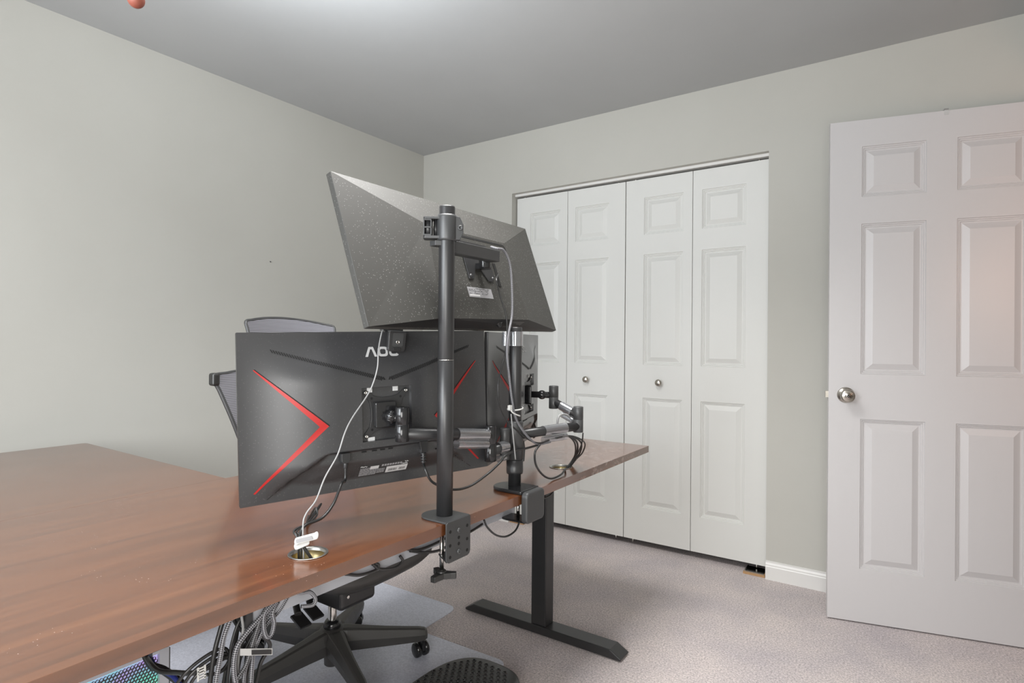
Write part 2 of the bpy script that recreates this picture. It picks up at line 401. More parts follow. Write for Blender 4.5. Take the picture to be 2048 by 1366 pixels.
obj('latch', G().box((-.010, .010, .912), (.001, .025, .938), TD), M['brushed'], d1)
g = G()
for z in (.25, 1.02, 1.80): g.cyl(TD @ Vector((.782, .0, z-.045)), TD @ Vector((.782, .0, z+.045)), .007)
obj('hinge', g, M['brushed'], d1)
t = thing('over_door_hook', 'small white hook strap over the top of the open door', 'hook', TD @ Vector((.40, 0, 2.046)))
obj('strap', G().box((.393, -.002, 2.030), (.407, -.0005, 2.054), TD).box((.393, -.002, 2.0465), (.407, .037, 2.054), TD).box((.393, .0355, 2.02), (.407, .037, 2.0465), TD), M['white'], t)
# closet bifold doors (hung just inside the opening)
TC = Matrix.Translation((0, YF+.050, 0))
def bifold(name, label, leaves, knob_leaf, knobx, swing=0):
    t = thing(name, label, 'closet door', ((leaves[0][0]+leaves[1][1])/2, YF+.05, 0), kind=S)
    for i, (a, b, pa, pb) in enumerate(leaves):
        g = panel_face(G(), a+.0015, b-.0015, .038, 2.043, [(pa, pb, z0, z1) for z0, z1 in ROWS], TC, .032)
        lf = obj('door_leaf', g, M['closet'], t)
        if i == knob_leaf:
            o = Vector((knobx, YF+.050, .917))
            obj('door_knob', G().lathe([(.008, 0), (.008, .010), (.0165, .018), (.019, .024), (.017, .030), (.009, .034), (0, .035)], o, Vector((0, -1, 0)), 28), M['brushed'], lf)
    g = G()
    for x in (leaves[0][0]+.05, leaves[1][1]-.05): g.cyl((x, YF+.066, .018), (x, YF+.066, .04), .004); g.cyl((x, YF+.066, 2.042), (x, YF+.066, 2.055), .004)
    obj('pivot_pin', g, M['chrome'], t)
    return t
bifold('door_2', 'left white panelled bifold closet door with a nickel knob', [(XJ0+.006, -1.716, -1.983, -1.768), (-1.716, -1.343, -1.663, -1.447)], 1, -1.577)
bifold('door_3', 'right white panelled bifold closet door with a nickel knob', [(-1.341, -.963, -1.233, -1.013), (-.963, XJ1-.006, -.914, -.695)], 0, -1.136)
# floor brackets on wood shims
for x, lab in ((XJ1-.055, 'raw wood shim with steel bracket under the right closet jamb'), (XJ0+.055, 'raw wood shim with steel bracket under the left closet jamb')):
    t = thing('floor_bracket', lab, 'bracket', (x, YF+.03, 0))
    obj('shim', G().box((x-.05, YF-.002, 0), (x+.05, YF+.09, .010)), M['woodshim'], t)
    obj('plate', G().box((x-.045, YF+.004, .0101), (x+.045, YF+.085, .014)).box((x-.045, YF+.004, .014), (x-.04, YF+.085, .018)), M['chrome'], t)
# wall plate behind the open door
t = thing('wall_plate', 'white wall plate on the wall mostly behind the open door', 'wall plate', at(1672, 998, 'y', YF))
p = at(1657, 998, 'y', YF)
obj('cover', G().box((p.x-.006, YF-.006, p.z-.058), (p.x+.066, YF, p.z+.058)), M['white'], t, bevel=.002)
obj('socket', G().box((p.x+.018, YF-.008, p.z-.034), (p.x+.042, YF-.0061, p.z+.034)), M['trim'], t)
# small nail in the left wall
p = at(540, 523, 'x', XL)
tag(obj('nail', G().cyl(p, p+Vector((.008, 0, -.003)), .0022, n=10), M['black']), 'tiny dark nail in the left wall', 'nail')

# ------------------------------------------------------------------ desk
ZD, TH = .7202, .025
XE, YE, XI = -.860, 2.232, -1.67
G1, G2 = Vector((-.951, .701, ZD)), Vector((-.952, 1.672, ZD))
desk = thing('desk', 'L shaped cherry wood standing desk with black steel legs', 'desk', (-1.2, 1.0, 0))
def slab(poly, holes, z1, th):
    g = G(); bm = g.bm; edges = []
    for loop in [poly]+holes:
        vs = [bm.verts.new((x, y, z1)) for x, y in loop]
        edges += [bm.edges.new((vs[i], vs[(i+1) % len(vs)])) for i in range(len(vs))]
    bmesh.ops.triangle_fill(bm, use_beauty=True, use_dissolve=False, edges=edges)
    bmesh.ops.dissolve_limit(bm, angle_limit=.01, verts=bm.verts[:], edges=bm.edges[:]) if False else None
    r = bmesh.ops.extrude_face_region(bm, geom=bm.faces[:])
    bmesh.ops.translate(bm, verts=[v for v in r['geom'] if isinstance(v, bmesh.types.BMVert)], vec=(0, 0, -th))
    return g
circ = lambda c, r, n=40: [(c.x+r*math.cos(2*PI*i/n), c.y+r*math.sin(2*PI*i/n)) for i in range(n)]
main = [(XE+.008, -.45), (XE-.002, .5), (XE, 1.0), (XE, 1.5), (XE-.008, YE), (XI+.0, YE), (XI, .9415), (XI, -.45)]
obj('desktop', slab(main, [circ(G1, .0325), circ(G2, .0325)], ZD, TH), M['wood'], desk)
ret = rrect(.5, .3975, .018, 4, XI-.5007, .5465)
ret = [(x, y) for x, y in ret]
obj('desktop_wing', slab([(x if x < XI-.05 else XI-.0008, y if y < .9 else .9415) if x > XI-.05 else (x, y) for x, y in ret][0:0] or [(XI-.0007, .149), (XI-.0007, .9415), (-2.655, .9415), (-2.667, .938), (-2.672, .928), (-2.672, .149)], [], ZD, TH), M['wood'], desk)
for c in (G1, G2):
    gr = obj('grommet', G().lathe([(.0312, -.026), (.0312, -.001), (.0325, .0002), (.0365, .0006), (.0372, .0012), (.0365, .0018), (.0335, .0018), (.0308, .0004), (.0302, -.026)], c, Vector((0, 0, 1)), 44), M['ring'], desk)
    obj('cup', G().lathe([(.0300, -.004), (.0296, -.0255), (.012, -.0262), (0, -.0262)], c, Vector((0, 0, 1)), 32), M['brass'], gr)
g = G().box((XI+.1, -.3, ZD-TH-.045), (XI+.16, 1.94, ZD-TH-.002)).box((-1.22, -.3, ZD-TH-.045), (-1.16, 1.94, ZD-TH-.002))
obj('frame_rail', g, M['black'], desk)
g = G().box((-1.54, 1.925, ZD-TH-.03), (-.93, 1.985, ZD-TH-.001)).box((-1.54, -.33, ZD-TH-.03), (-.93, -.27, ZD-TH-.001))
obj('side_bracket', g, M['black'], desk, bevel=.003)
for yy in (1.953, -.30):
    lg = obj('leg', G().box((-1.222, yy-.030, .035), (-1.156, yy+.030, ZD-TH-.03)), M['black'], desk, bevel=.004)
    # foot with sloped ends
    f = [(-1.545, .004), (-.845, .004), (-.842, .012), (-.885, .036), (-1.505, .036), (-1.548, .012)]
    y0, y1 = yy-.035, yy+.035
    obj('foot', G().prism(f, lambda a, b: Vector((a, y0, b)), lambda a, b: Vector((a, y1, b))), M['black'], lg, bevel=.003)
lg = obj('leg', G().box((-2.60, .50, .035), (-2.535, .56, ZD-TH-.002)), M['black'], desk, bevel=.004)
obj('foot', G().box((-2.61, .20, .0), (-2.53, .88, .035)), M['black'], lg, bevel=.004)
# grey under-desk tray
xa = -.935
t = thing('cable_tray', 'long pale grey steel cable tray fixed under the back edge of the desk', 'cable tray', (xa, .6, .64))
ztop = ZD-TH-.0015
prof = [(xa, ztop), (xa+.003, ztop), (xa+.003, .6425), (xa-.045, .6425), (xa-.045, .6395), (xa, .6395)]
obj('channel', G().prism(prof, lambda a, b: Vector((a, .575, b)), lambda a, b: Vector((a, 1.375, b))), M['tray'], t)
obj('end_cap', G().box((xa-.048, .563, .637), (xa+.006, .5748, ztop)), M['black'], t)

# ------------------------------------------------------------------ 27-inch monitors
MW, MH = .306, .18175
UC = .007
def hump(u, v):
    def s(x): x = max(0, min(1, x)); return x*x*(3-2*x)
    a = s((MW-abs(u))/.20); b = s((MH-v)/.12)*s((MH+v)/.075)
    h = .040*a*b
    t = (.132+max(0, -.087-v)*1.45)-abs(u)           # lower recessed field
    k = min(max(0, t)/.004, max(0, -.087-v)/.004, 1)
    if v < -.087: h -= k*min(.011, h)
    pu, pv = .0615-abs(u-UC), .0615-abs(v+.009)         # mount pocket
    k = min(max(0, pu)/.0012, max(0, pv)/.0012, 1)
    return max(h-k*.010, 0)
def monitor(label, T):
    t = bpy.data.objects.new('computer_monitor', None); C.objects.link(t); t.matrix_basis = T; t.empty_display_size = .05
    tag(t, label, 'monitor', 'matching gaming monitors on the desk')
    us = sorted(set([-MW, MW]+[round(-MW+2*MW*i/110, 5) for i in range(111)]+[UC+s_*x for s_ in (-1, 1) for x in (.0603, .0615, .0617)]))
    vs = sorted(set([-MH, MH]+[round(-MH+2*MH*i/70, 5) for i in range(71)]+[-.009+s_*x for s_ in (-1, 1) for x in (.0603, .0615, .0617)]+[-.087, -.091]))
    g = G(); V = [[g.bm.verts.new((u, -hump(u, v)-.0005, v)) for v in vs] for u in us]
    for i in range(len(us)-1):
        for j in range(len(vs)-1):
            f = g.bm.faces.new((V[i][j], V[i+1][j], V[i+1][j+1], V[i][j+1])); f.smooth = not (abs(us[i]-UC) < .064 and abs(vs[j]+.009) < .064)
    obj('back_shell', g, M['mon'], t, local=True)
    obj('bezel', G().box((-MW, -.0004, -MH), (MW, .012, MH)), M['monedge'], t, bevel=.002, local=True)
    obj('screen', G().box((-MW+.006, .0121, -MH+.02), (MW-.006, .0125, MH-.006)), M['screen'], t, local=True)
    def P(u, v, e=.0009): return Vector((u, -hump(u, v)-e, v))
    def strip(g, a0, a1, b0, b1, n=30, e=.0009):
        for i in range(n):
            s0, s1 = i/n, (i+1)/n
            q = [(a0[0]+(a1[0]-a0[0])*s0, a0[1]+(a1[1]-a0[1])*s0), (a0[0]+(a1[0]-a0[0])*s1, a0[1]+(a1[1]-a0[1])*s1),
                 (b0[0]+(b1[0]-b0[0])*s1, b0[1]+(b1[1]-b0[1])*s1), (b0[0]+(b1[0]-b0[0])*s0, b0[1]+(b1[1]-b0[1])*s0)]
            g.quad(*[P(*x, e) for x in q])
    for s_ in (-1, 1):
        g = G(); strip(g, (s_*.274, .103), (s_*.130, -.026), (s_*.276, .102), (s_*.149, -.026)); strip(g, (s_*.130, -.026), (s_*.276, -.158), (s_*.149, -.026), (s_*.280, -.157))
        obj('chevron_accent', g, M['red'], t, local=True)
        g = G(); strip(g, (s_*.2735, .1048), (s_*.1285, -.024), (s_*.274, .103), (s_*.130, -.026), e=.0012)
        obj('chevron_groove', g, M['hole'], t, local=True)
    g = G()
    for s_ in (-1, 1):
        n = 46
        for i in range(n):
            w = (i+.3)/n; u = UC+s_*(.006+w*.244); v = .075+w*.071; k_ = .0115-.004*w; ww = .0028-.0006*w
            strip(g, (u, v), (u+s_*ww, v), (u-s_*k_*.55, v-k_) if i > 1 else (u-s_*.004, v-.007), (u-s_*(k_*.55-ww), v-k_) if i > 1 else (u, v-.007), 1, .0016)
    obj('vent_slots', g, M['hole'], t, local=True)
    # AOC lettering: A without bar, O, C
    g = G(); z0, z1 = .1225, .1455
    def sl(u, v): return u+UC+.002+(v-z0)*.10
    def st(a, b, c, d): strip(g, (sl(*a), a[1]), (sl(*b), b[1]), (sl(*c), c[1]), (sl(*d), d[1]), 4, .0011)
    st((-.045, z0), (-.035, z1), (-.0385, z0), (-.0295, z1-.001)); st((-.035, z1), (-.024, z1), (-.032, z1-.0055), (-.0255, z1-.0055)); st((-.024, z1), (-.0155, z0), (-.0295, z1-.001), (-.022, z0))
    def ring(cx, w, h, th, a0, a1):
        n = 40
        def pt(a, k):
            c_, s2 = math.cos(a), math.sin(a); e = 2/3.4
            return (sl(cx+(w-k)*math.copysign(abs(c_)**e, c_), (z0+z1)/2+(h-k)*math.copysign(abs(s2)**e, s2)), (z0+z1)/2+(h-k)*math.copysign(abs(s2)**e, s2))
        for i in range(n):
            a, b = a0+(a1-a0)*i/n, a0+(a1-a0)*(i+1)/n
            g.quad(P(*pt(a, 0), .0011), P(*pt(b, 0), .0011), P(*pt(b, th), .0011), P(*pt(a, th), .0011))
    ring(-.0005, .0125, .0115, .0055, 0, 2*PI); ring(.0275, .0125, .0115, .0055, .55, 2*PI-.55)
    obj('brand_lettering', g, M['logo'], t, local=True)
    # rating label
    lb = G(); strip(lb, (-.0615+UC, -.126), (.0615+UC, -.126), (-.0615+UC, -.156), (.0615+UC, -.156), 16, .0010)
    lab = obj('rating_label', lb, M['labeld'], t, local=True); lab['label'] = 'dark rating label with pale print and barcode'
    g = G(); yl = lambda u, v: P(u, v, .0014)
    def rc(g, a, b, c, d, e=.0014): g.quad(P(a+UC, c, e), P(b+UC, c, e), P(b+UC, d, e), P(a+UC, d, e))
    rng = random.Random(3)
    for r in range(7):
        z = -.1345-r*.0029; u = -.060
        while u < -.020:
            w = rng.uniform(.002, .009); rc(g, u, min(u+w, -.018), z, z-.0020); u += w+rng.uniform(.0004, .0010)
    for r in range(3):
        z = -.1410-r*.004; u = -.017
        while u < .001:
            w = rng.uniform(.003, .008); rc(g, u, min(u+w, .002), z, z-.0026); u += w+.0007
    for i in range(8): u = -.008+i*.0066; rc(g, u, u+.005, -.1305, -.1355)
    obj('printed_lines', g, M['label'], lab, local=True)
    g = G(); rc(g, -.036, -.015, -.1315, -.1395, .0016); rc(g, .006, .0605, -.1385, -.1545, .0016)
    obj('white_patch', g, M['labelt'], lab, local=True)
    g = G(); u = .012
    while u < .056:
        w = rng.uniform(.0004, .0014)
        if not .034 < u < .038: rc(g, u, u+w, -.145, -.1515, .0019)
        u += w+rng.uniform(.0005, .0012)
    obj('barcode', g, M['labeld'], lab, local=True)
    for txt, u, v, sz in (('AOC', -.0605, -.1315, .0055), ('CE', .050, -.1315, .0058), ('HDMI', .0425, -.1370, .0048)):
        cu = bpy.data.curves.new('label_text', 'FONT'); cu.body = txt; cu.size = sz*1.35; cu.extrude = 0; cu.offset = sz*.02
        to = bpy.data.objects.new('tmp_text', cu); C.objects.link(to)
        bpy.context.view_layer.update(); me = bpy.data.meshes.new_from_object(to); bpy.data.objects.remove(to)
        me.name = 'label_text'; u += UC; e = hump(u, v)+.0022
        me.transform(Matrix.Translation((u, -e, v)) @ Matrix.Rotation(PI/2, 4, 'X'))
        me.materials.clear(); me.materials.append(M['labelt']); o = bpy.data.objects.new('label_text', me); C.objects.link(o); o.parent = lab
    # ports and lines along the step
    g = G()
    for u in (-.055, -.03, -.01, .01): rc(g, u-.006, u+.006, -.0925, -.0955, .0012)
    rc(g, .1285, .1345, -.1085, -.1125, .0012)
    obj('port_opening', g, M['hole'], t, local=True)
    # seam around the lower field
    g = G()
    for s_ in (-1, 1): strip(g, (s_*.1325, -.0870), (s_*.252, -.1735), (s_*.1340, -.0882), (s_*.254, -.1735), 20, .0010)
    strip(g, (-.1325, -.0868), (.1325, -.0868), (-.1325, -.0880), (.1325, -.0880), 40, .0010)
    obj('panel_seam', g, M['hole'], t, local=True)
    # white clips in pocket
    hb = -hump(0, 0)
    g = G().box((-.046, hb-.004, .041), (-.034, hb+.0, .0515)).box((.018, hb-.004, .041), (.030, hb, .0515)).box((-.046, hb-.004, -.070), (-.030, hb, -.062)); bmesh.ops.translate(g.bm, verts=g.bm.verts[:], vec=(UC, 0, 0))
    obj('pocket_clip', g, M['labelt'], t, local=True)
    # bolted mount plate (concave sided)
    base = []
    for k in range(4):
        a = PI/2*k; pts = [(.0465, .0525), (.0525, .0555), (.0565, .0525)] if False else []
        for (x, y) in ((.0535, .0445), (.0555, .0505), (.0505, .0555), (.0445, .0535), (.030, .0415), (.012, .0375), (-.012, .0375), (-.030, .0415), (-.0445, .0535)):
            base.append((x*math.cos(a)-y*math.sin(a), x*math.sin(a)+y*math.cos(a)-.009))
    g = G().prism(base, lambda a, b: Vector((a+UC, hb-.0015, b)), lambda a, b: Vector((a+UC, hb-.0045, b)))
    mp = obj('mount_plate', g, M['black'], t, bevel=.0008, local=True)
    g = G()
    for sx in (-1, 1):
        for sz in (-1, 1): g.lathe([(.0042, 0), (.004, .002), (.002, .0028), (.0018, .0015), (0, .0015)], Vector((sx*.050+UC, hb-.0045, sz*.050-.009)), Vector((0, -1, 0)), 16)
    obj('bolt', g, M['chrome'], mp, local=True)
    g = G()
    for sx in (-1, 1):
        for sz in (-1, 1): g.cyl((sx*.036+UC, hb-.0044, sz*.036-.009), (sx*.036+UC, hb-.0047, sz*.036-.009), .003, n=14)
    obj('bolt_hole', g, M['hole'], mp, local=True)
    return t
def basis(xa_, c):
    x = Vector(xa_).normalized(); z = Vector((0, 0, 1)); y = z.cross(x).normalized(); z = x.cross(y)
    return Matrix(((x.x, y.x, z.x, c[0]), (x.y, y.y, z.y, c[1]), (x.z, y.z, z.z, c[2]), (0, 0, 0, 1)))
x1 = Vector((.335, .942, .026)).normalized(); y1 = Vector((-.942, .336, -.019)); y1 = (y1-x1*y1.dot(x1)).normalized(); z1 = x1.cross(y1)
T1 = Matrix(((x1.x, y1.x, z1.x, -1.047), (x1.y, y1.y, z1.y, .962), (x1.z, y1.z, z1.z, .969), (0, 0, 0, 1)))
monitor('left gaming monitor seen from behind, large red chevrons fully in view', T1)
A2 = math.radians(19.3)
T2 = basis((-math.sin(A2), math.cos(A2), 0), (-.9465-math.sin(A2)*.308, 1.262+math.cos(A2)*.308, .974))
monitor('right gaming monitor seen nearly edge on behind the second pole', T2)

# ------------------------------------------------------------------ ultrawide top monitor
c2 = Vector((-1.01285, 1.24331, 1.33548))
R2 = Matrix(((-.025545, -.944183, -.328429), (.999594, -.019982, -.020304), (.012609, -.328814, .94431)))
T3 = Matrix.Translation(c2) @ R2.to_4x4()
um = bpy.data.objects.new('ultrawide_monitor', None); C.objects.link(um); um.matrix_basis = T3
tag(um, 'dusty black ultrawide monitor tilted down on the tall front pole', 'monitor')
W3, H3, D3 = .4085, .1824, .040
q = [(-W3, 0, H3), (W3, 0, H3), (W3, 0, -H3), (-W3, 0, -H3)]
r = [(-.172, -D3, .076), (.172, -D3, .076), (.182, -D3, -.166), (-.205, -D3, -.172)]
g = G().quad(q[0], q[1], r[1], r[0]).quad(q[1], q[2], r[2], r[1]).quad(q[3], q[0], r[0], r[3]).quad(r[0], r[1], r[2], r[3])
bmesh.ops.remove_doubles(g.bm, verts=g.bm.verts[:], dist=1e-5)
obj('back_shell', g, M['ultra'], um, local=True)
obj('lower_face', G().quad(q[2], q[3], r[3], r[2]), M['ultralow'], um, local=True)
obj('bezel', G().box((-W3, .0002, -H3), (W3, .016, H3)), M['ultra'], um, bevel=.0015, local=True)
obj('screen', G().box((-W3+.006, .0161, -H3+.018), (W3-.006, .0165, H3-.006)), M['screen'], um, local=True)
e3 = -D3-.0006
g = G()   # dark recess outline
for a, b in (((-.16, .066), (.160, .066)), ((.160, .066), (.166, .058)), ((.166, .058), (.168, .035))):
    d = Vector((b[0]-a[0], 0, b[1]-a[1])).normalized()*1; nn = Vector((-d.z, 0, d.x))*.0028
    A, B = Vector((a[0], e3, a[1])), Vector((b[0], e3, b[1])); g.quad(A-nn, B-nn, B+nn, A+nn)
obj('recess_edge', g, M['hole'], um, local=True)
# VESA plate with cut-outs
g = G().prism([(-.060, .05), (.060, .05), (.060, -.045), (.045, -.060), (.028, -.060), (.006, -.030), (-.022, -.030), (-.040, -.058), (-.060, -.060)], lambda a, b: Vector((a, -D3-.0008, b)), lambda a, b: Vector((a, -D3-.004, b)))
mp = obj('mount_plate', g, M['black'], um, bevel=.0008, local=True)
g = G()
for x, z in ((-.05, -.05), (.05, -.05), (-.05, .04), (.05, .04)): g.lathe([(.0045, 0), (.004, .002), (0, .0026)], Vector((x, -D3-.004, z)), Vector((0, -1, 0)), 14)
obj('bolt', g, M['gun'], mp, local=True)
g = G().quad((-.078, e3, -.082), (.030, e3, -.082), (.030, e3, -.110), (-.078, e3, -.110))
lb = obj('rating_label', g, M['label'], um, local=True); lb['label'] = 'pale grey rating label with faint print'
g = G().quad((-.074, e3-.0003, -.102), (-.030, e3-.0003, -.102), (-.030, e3-.0003, -.107), (-.074, e3-.0003, -.107))
obj('white_patch', g, M['labelt'], lb, local=True)
g = G(); rng = random.Random(5)
for rr_ in range(5):
    u = -.073
    while u < .012:
        w = rng.uniform(.002, .010); zz = -.0845-rr_*.0036
        if rng.random() < .7: g.quad((u, e3-.0003, zz), (u+w, e3-.0003, zz), (u+w, e3-.0003, zz-.0012), (u, e3-.0003, zz-.0012))
        u += w+.002
obj('printed_lines', g, M['labeld'], lb, local=True)
# port slot, joystick on the lower face, vents
g = G().box((.074, e3-.001, .0), (.086, e3, -.07)); obj('port_bay', g, M['hole'], um, local=True)
n3 = (Vector(q[2])-Vector(q[3])).cross(Vector(r[3])-Vector(q[3])).normalized()
if n3.y > 0: n3 = -n3
lc = (Vector(q[2])*.55+Vector(q[3])*.45)*.45+(Vector(r[2])*.55+Vector(r[3])*.45)*.55
obj('control_stick', G().lathe([(.011, 0), (.011, .0015), (.007, .002), (.006, .008), (.0045, .0095), (0, .0095)], lc+Vector((.025, 0, 0)), n3, 20), M['blackgl'], um, local=True)
g = G(); lu = Vector((1, 0, 0)); lv = (Vector(r[2])-Vector(q[2])); lv = lv.normalized(); lv = (lv-lu*lv.dot(lu)).normalized()
for row in range(4):
    for k_ in range(16):
        o = lc+lu*(-.085+k_*.0055+row*.002)+lv*(-.006+row*.0045)+n3*.0006; g.quad(o, o+lu*.003, o+lu*.003+lv*.0009, o+lv*.0009)
obj('printed_lines', g, M['greycable'], um, local=True); g = G()
for row in range(6):
    o = lc+lu*(.055+row*.003)+lv*(-.010+row*.0040)+n3*.0006; g.quad(o, o+lu*.075, o+lu*.075+lv*.0008, o+lv*.0008)
obj('side_vent_lines', g, M['greycable'], um, local=True)

# ------------------------------------------------------------------ front pole stand (carries the ultrawide)
P1 = Vector((-.8975, 1.0335, 0)); P2 = Vector((-.917, 1.352, 0))
st = thing('monitor_stand', 'tall black pole mount clamped to the desk edge carrying the ultrawide monitor', 'monitor stand', (P1.x, P1.y, ZD))
def V3(p, z, dx=0, dy=0): return Vector((p.x+dx, p.y+dy, z))
g = G().lathe([(0, ZD+.0046), (.0190, ZD+.0046), (.0190, 1.085), (.0186, 1.0853), (.0186, 1.0859), (.0188, 1.0862), (.0188, 1.440), (.0180, 1.443), (0, 1.443)], V3(P1, 0))
obj('pole', g, M['black'], st)
obj('joint_ring', G().lathe([(.0190, 1.0846), (.0193, 1.0848), (.0193, 1.0858), (.0190, 1.0860)], V3(P1, 0)), M['chrome'], st)
def clamp(parent, P, w, zb, holes, m, t=.003, cover=0):
    y0, y1 = P.y-w, P.y+w*.85
    x0, xf = P.x-.052, XE+.006
    # top plate with rounded inner end
    poly = [(xf, y0), (xf, y1)]+[(P.x-.012+.0+(-.042)*math.sin(a), (y0+y1)/2+(y1-y0)/2*math.cos(a)) for a in [PI*i/16 for i in range(17)]]
    top = obj('top_plate', G().prism(poly, lambda a, b: Vector((a, b, ZD+.0005)), lambda a, b: Vector((a, b, ZD+.0005+t+.001))), m, parent, bevel=.0008)
    r_ = .010
    vp = [(y0, zb+r_), (y0+.003, zb+.003), (y0+r_, zb), (y1-r_, zb), (y1-.003, zb+.003), (y1, zb+r_), (y1, ZD+.0005), (y1-.004, ZD+.004), (y0+.004, ZD+.004), (y0, ZD+.0005)]
    g = G().prism(vp, lambda a, b: Vector((xf-.001, a, b)), lambda a, b: Vector((xf+t, a, b)))
    vp_o = obj('side_plate', g, m, parent, bevel=.0008)
    return y0, y1, xf+t, vp_o
y0, y1, xf, sp = clamp(st, P1, .046, .632, True, M['gun'])
cyy = (y0+y1)/2
g = G()
for dy in (-.030, .030):
    for z in (.702, .671, .645): g.cyl((xf-.0002, cyy+dy, z), (xf+.0006, cyy+dy, z), .0038, n=16)
for z in (.682, .668): g.cyl((xf-.0002, cyy, z), (xf+.0006, cyy, z), .0038, n=16)
obj('bolt_hole', g, M['hole'], sp)
for z in (.698, .650): obj('bolt', G().lathe([(.0062, 0), (.0060, .002), (.0035, .0038), (.0022, .0038), (.002, .002), (0, .002)], Vector((xf, cyy, z)), Vector((1, 0, 0)), 18), M['gun'], sp)
obj('lower_flange', G().prism([(xf-.002, y0+.002), (xf-.002, y1-.002), (xf-.050, cyy+.006), (xf-.050, cyy-.012)], lambda a, b: Vector((a, b, .6345)), lambda a, b: Vector((a, b, .638))), M['black'], st)
sx = xf-.042
sc = obj('clamp_screw', G().cyl((sx, cyy-.010, .598), (sx, cyy-.010, ZD-TH-.003), .0052, n=18), M['chrome'], st)
kn = G().lathe([(0, .584), (.010, .584), (.012, .588), (.011, .600), (.007, .603), (0, .603)], Vector((sx, cyy-.010, 0)), Vector((0, 0, 1)), 20)
for a in (35, 155, 275):
    d = Vector((math.cos(math.radians(a)), math.sin(math.radians(a)), 0)); n_ = Vector((-d.y, d.x, 0)); o = Vector((sx, cyy-.010, 0))
    kn.prism([(-.012, 0), (.012, 0), (.0075, .022), (.0065, .034), (-.0065, .034), (-.0075, .022)], lambda a_, b_, d=d, n_=n_, o=o: o+n_*a_+d*b_+Vector((0, 0, .583)), lambda a_, b_, d=d, n_=n_, o=o: o+n_*a_+d*b_+Vector((0, 0, .597)))
obj('clamp_knob', kn, M['rubber'], st, bevel=.0015)
# collar and arm of the ultrawide
co = G().lathe([(.0190, 1.362), (.0222, 1.3625), (.0232, 1.367), (.0232, 1.417), (.022, 1.4225), (.0190, 1.423)], V3(P1, 0), n=40)
obj('collar', co, M['gun'], st)
camr = R; camf = Vector((F.x, F.y, 0)).normalized()
o = V3(P1, 0)
# the left block of the collar lies toward -Y/-X, with two pockets
dl = Vector((-.80, -.60, 0)).normalized(); dn = Vector((-dl.y, dl.x, 0)); 
def loc(a, b, z): return o+dl*a+dn*b+Vector((0, 0, z))
g = G()
g.prism([(.0, .016), (.050, .016), (.054, .010), (.054, -.012), (.050, -.016), (.0, -.016)], lambda a, b: loc(a, b, 1.411), lambda a, b: loc(a, b, 1.4165))
g.prism([(.0, .016), (.050, .016), (.054, .010), (.054, -.012), (.050, -.016), (.0, -.016)], lambda a, b: loc(a, b, 1.366), lambda a, b: loc(a, b, 1.3725))
g.prism([(.034, .0155), (.053, .0155), (.053, -.0155), (.034, -.0155)], lambda a, b: loc(a, b, 1.3725), lambda a, b: loc(a, b, 1.376))
g.prism([(.034, .0155), (.053, .0155), (.053, -.0155), (.034, -.0155)], lambda a, b: loc(a, b, 1.4075), lambda a, b: loc(a, b, 1.411))
g.prism([(.034, .0155), (.053, .0155), (.053, -.0155), (.034, -.0155)], lambda a, b: loc(a, b, 1.390), lambda a, b: loc(a, b, 1.3935))
for a in (.034, .0505): g.prism([(a, .0155), (a+.003, .0155), (a+.003, -.0155), (a, -.0155)], lambda a_, b: loc(a_, b, 1.3725), lambda a_, b: loc(a_, b, 1.411))
obj('hinge_block', g, M['gun'], st, bevel=.0006)
obj('hinge_pin', G().cyl(loc(.0435, 0, 1.3728), loc(.0435, 0, 1.4108), .010).cyl(loc(.026, 0, 1.3728), loc(.026, 0, 1.4108), .005), M['black'], st)
# right lug with bolt
dr = Vector((.72, .69, 0)).normalized(); drn = Vector((dr.y, -dr.x, 0))
def lr(a, b, z): return o+dr*a+drn*b+Vector((0, 0, z))
g = G().prism([(.014, 1.364), (.030, 1.364), (.0375, 1.380), (.0375, 1.400), (.029, 1.418), (.014, 1.422)], lambda a, z: lr(a, -.002, z), lambda a, z: lr(a, .012, z))
obj('clamp_lug', g, M['gun'], st, bevel=.0015)
obj('bolt', G().lathe([(.0062, 0), (.006, .003), (.003, .0035), (.0025, .0015), (0, .0015)], lr(.0305, .012, 1.392), drn, 18), M['gun'], st)
# arm bar
b0, b1 = Vector((-.905, 1.040, 1.352)), Vector((-.913, 1.247, 1.355))
dv = (b1-b0).normalized(); sd = Vector((-dv.y, dv.x, 0)).normalized()
g = G()
for s_ in (0,):
    T = Matrix(((dv.x, sd.x, 0, b0.x), (dv.y, sd.y, 0, b0.y), (dv.z, 0, 1, b0.z), (0, 0, 0, 1)))
    g.box((0, -.0145, -.0155), ((b1-b0).length, .0145, .0145), T)
obj('arm', g, M['gun'], st, bevel=.002)
g = G().cyl(Vector((-.940, 1.236, 1.325)), Vector((-.940, 1.236, 1.362)), .016)
g.box((-.962, 1.222, 1.322), (-.930, 1.252, 1.338))
obj('tilt_joint', g, M['blackgl'], st, bevel=.001)
# pole neck between collar underside and arm
obj('collar_arm', G().prism([(-.010, -.010), (.026, -.016), (.040, .0), (.026, .016), (-.010, .012)], lambda a, b: loc(a, b, 1.350), lambda a, b: loc(a, b, 1.3615)), M['gun'], st, bevel=.001)

# ------------------------------------------------------------------ second stand with two jointed arms
s2 = thing('monitor_stand', 'shorter black pole mount with two jointed arms for the gaming monitors', 'monitor stand', (P2.x, P2.y, ZD))
obj('pole', G().lathe([(0, ZD+.004), (.0178, ZD+.004), (.0178, 1.168), (.0165, 1.170), (0, 1.170)], V3(P2, 0)), M['black'], s2)
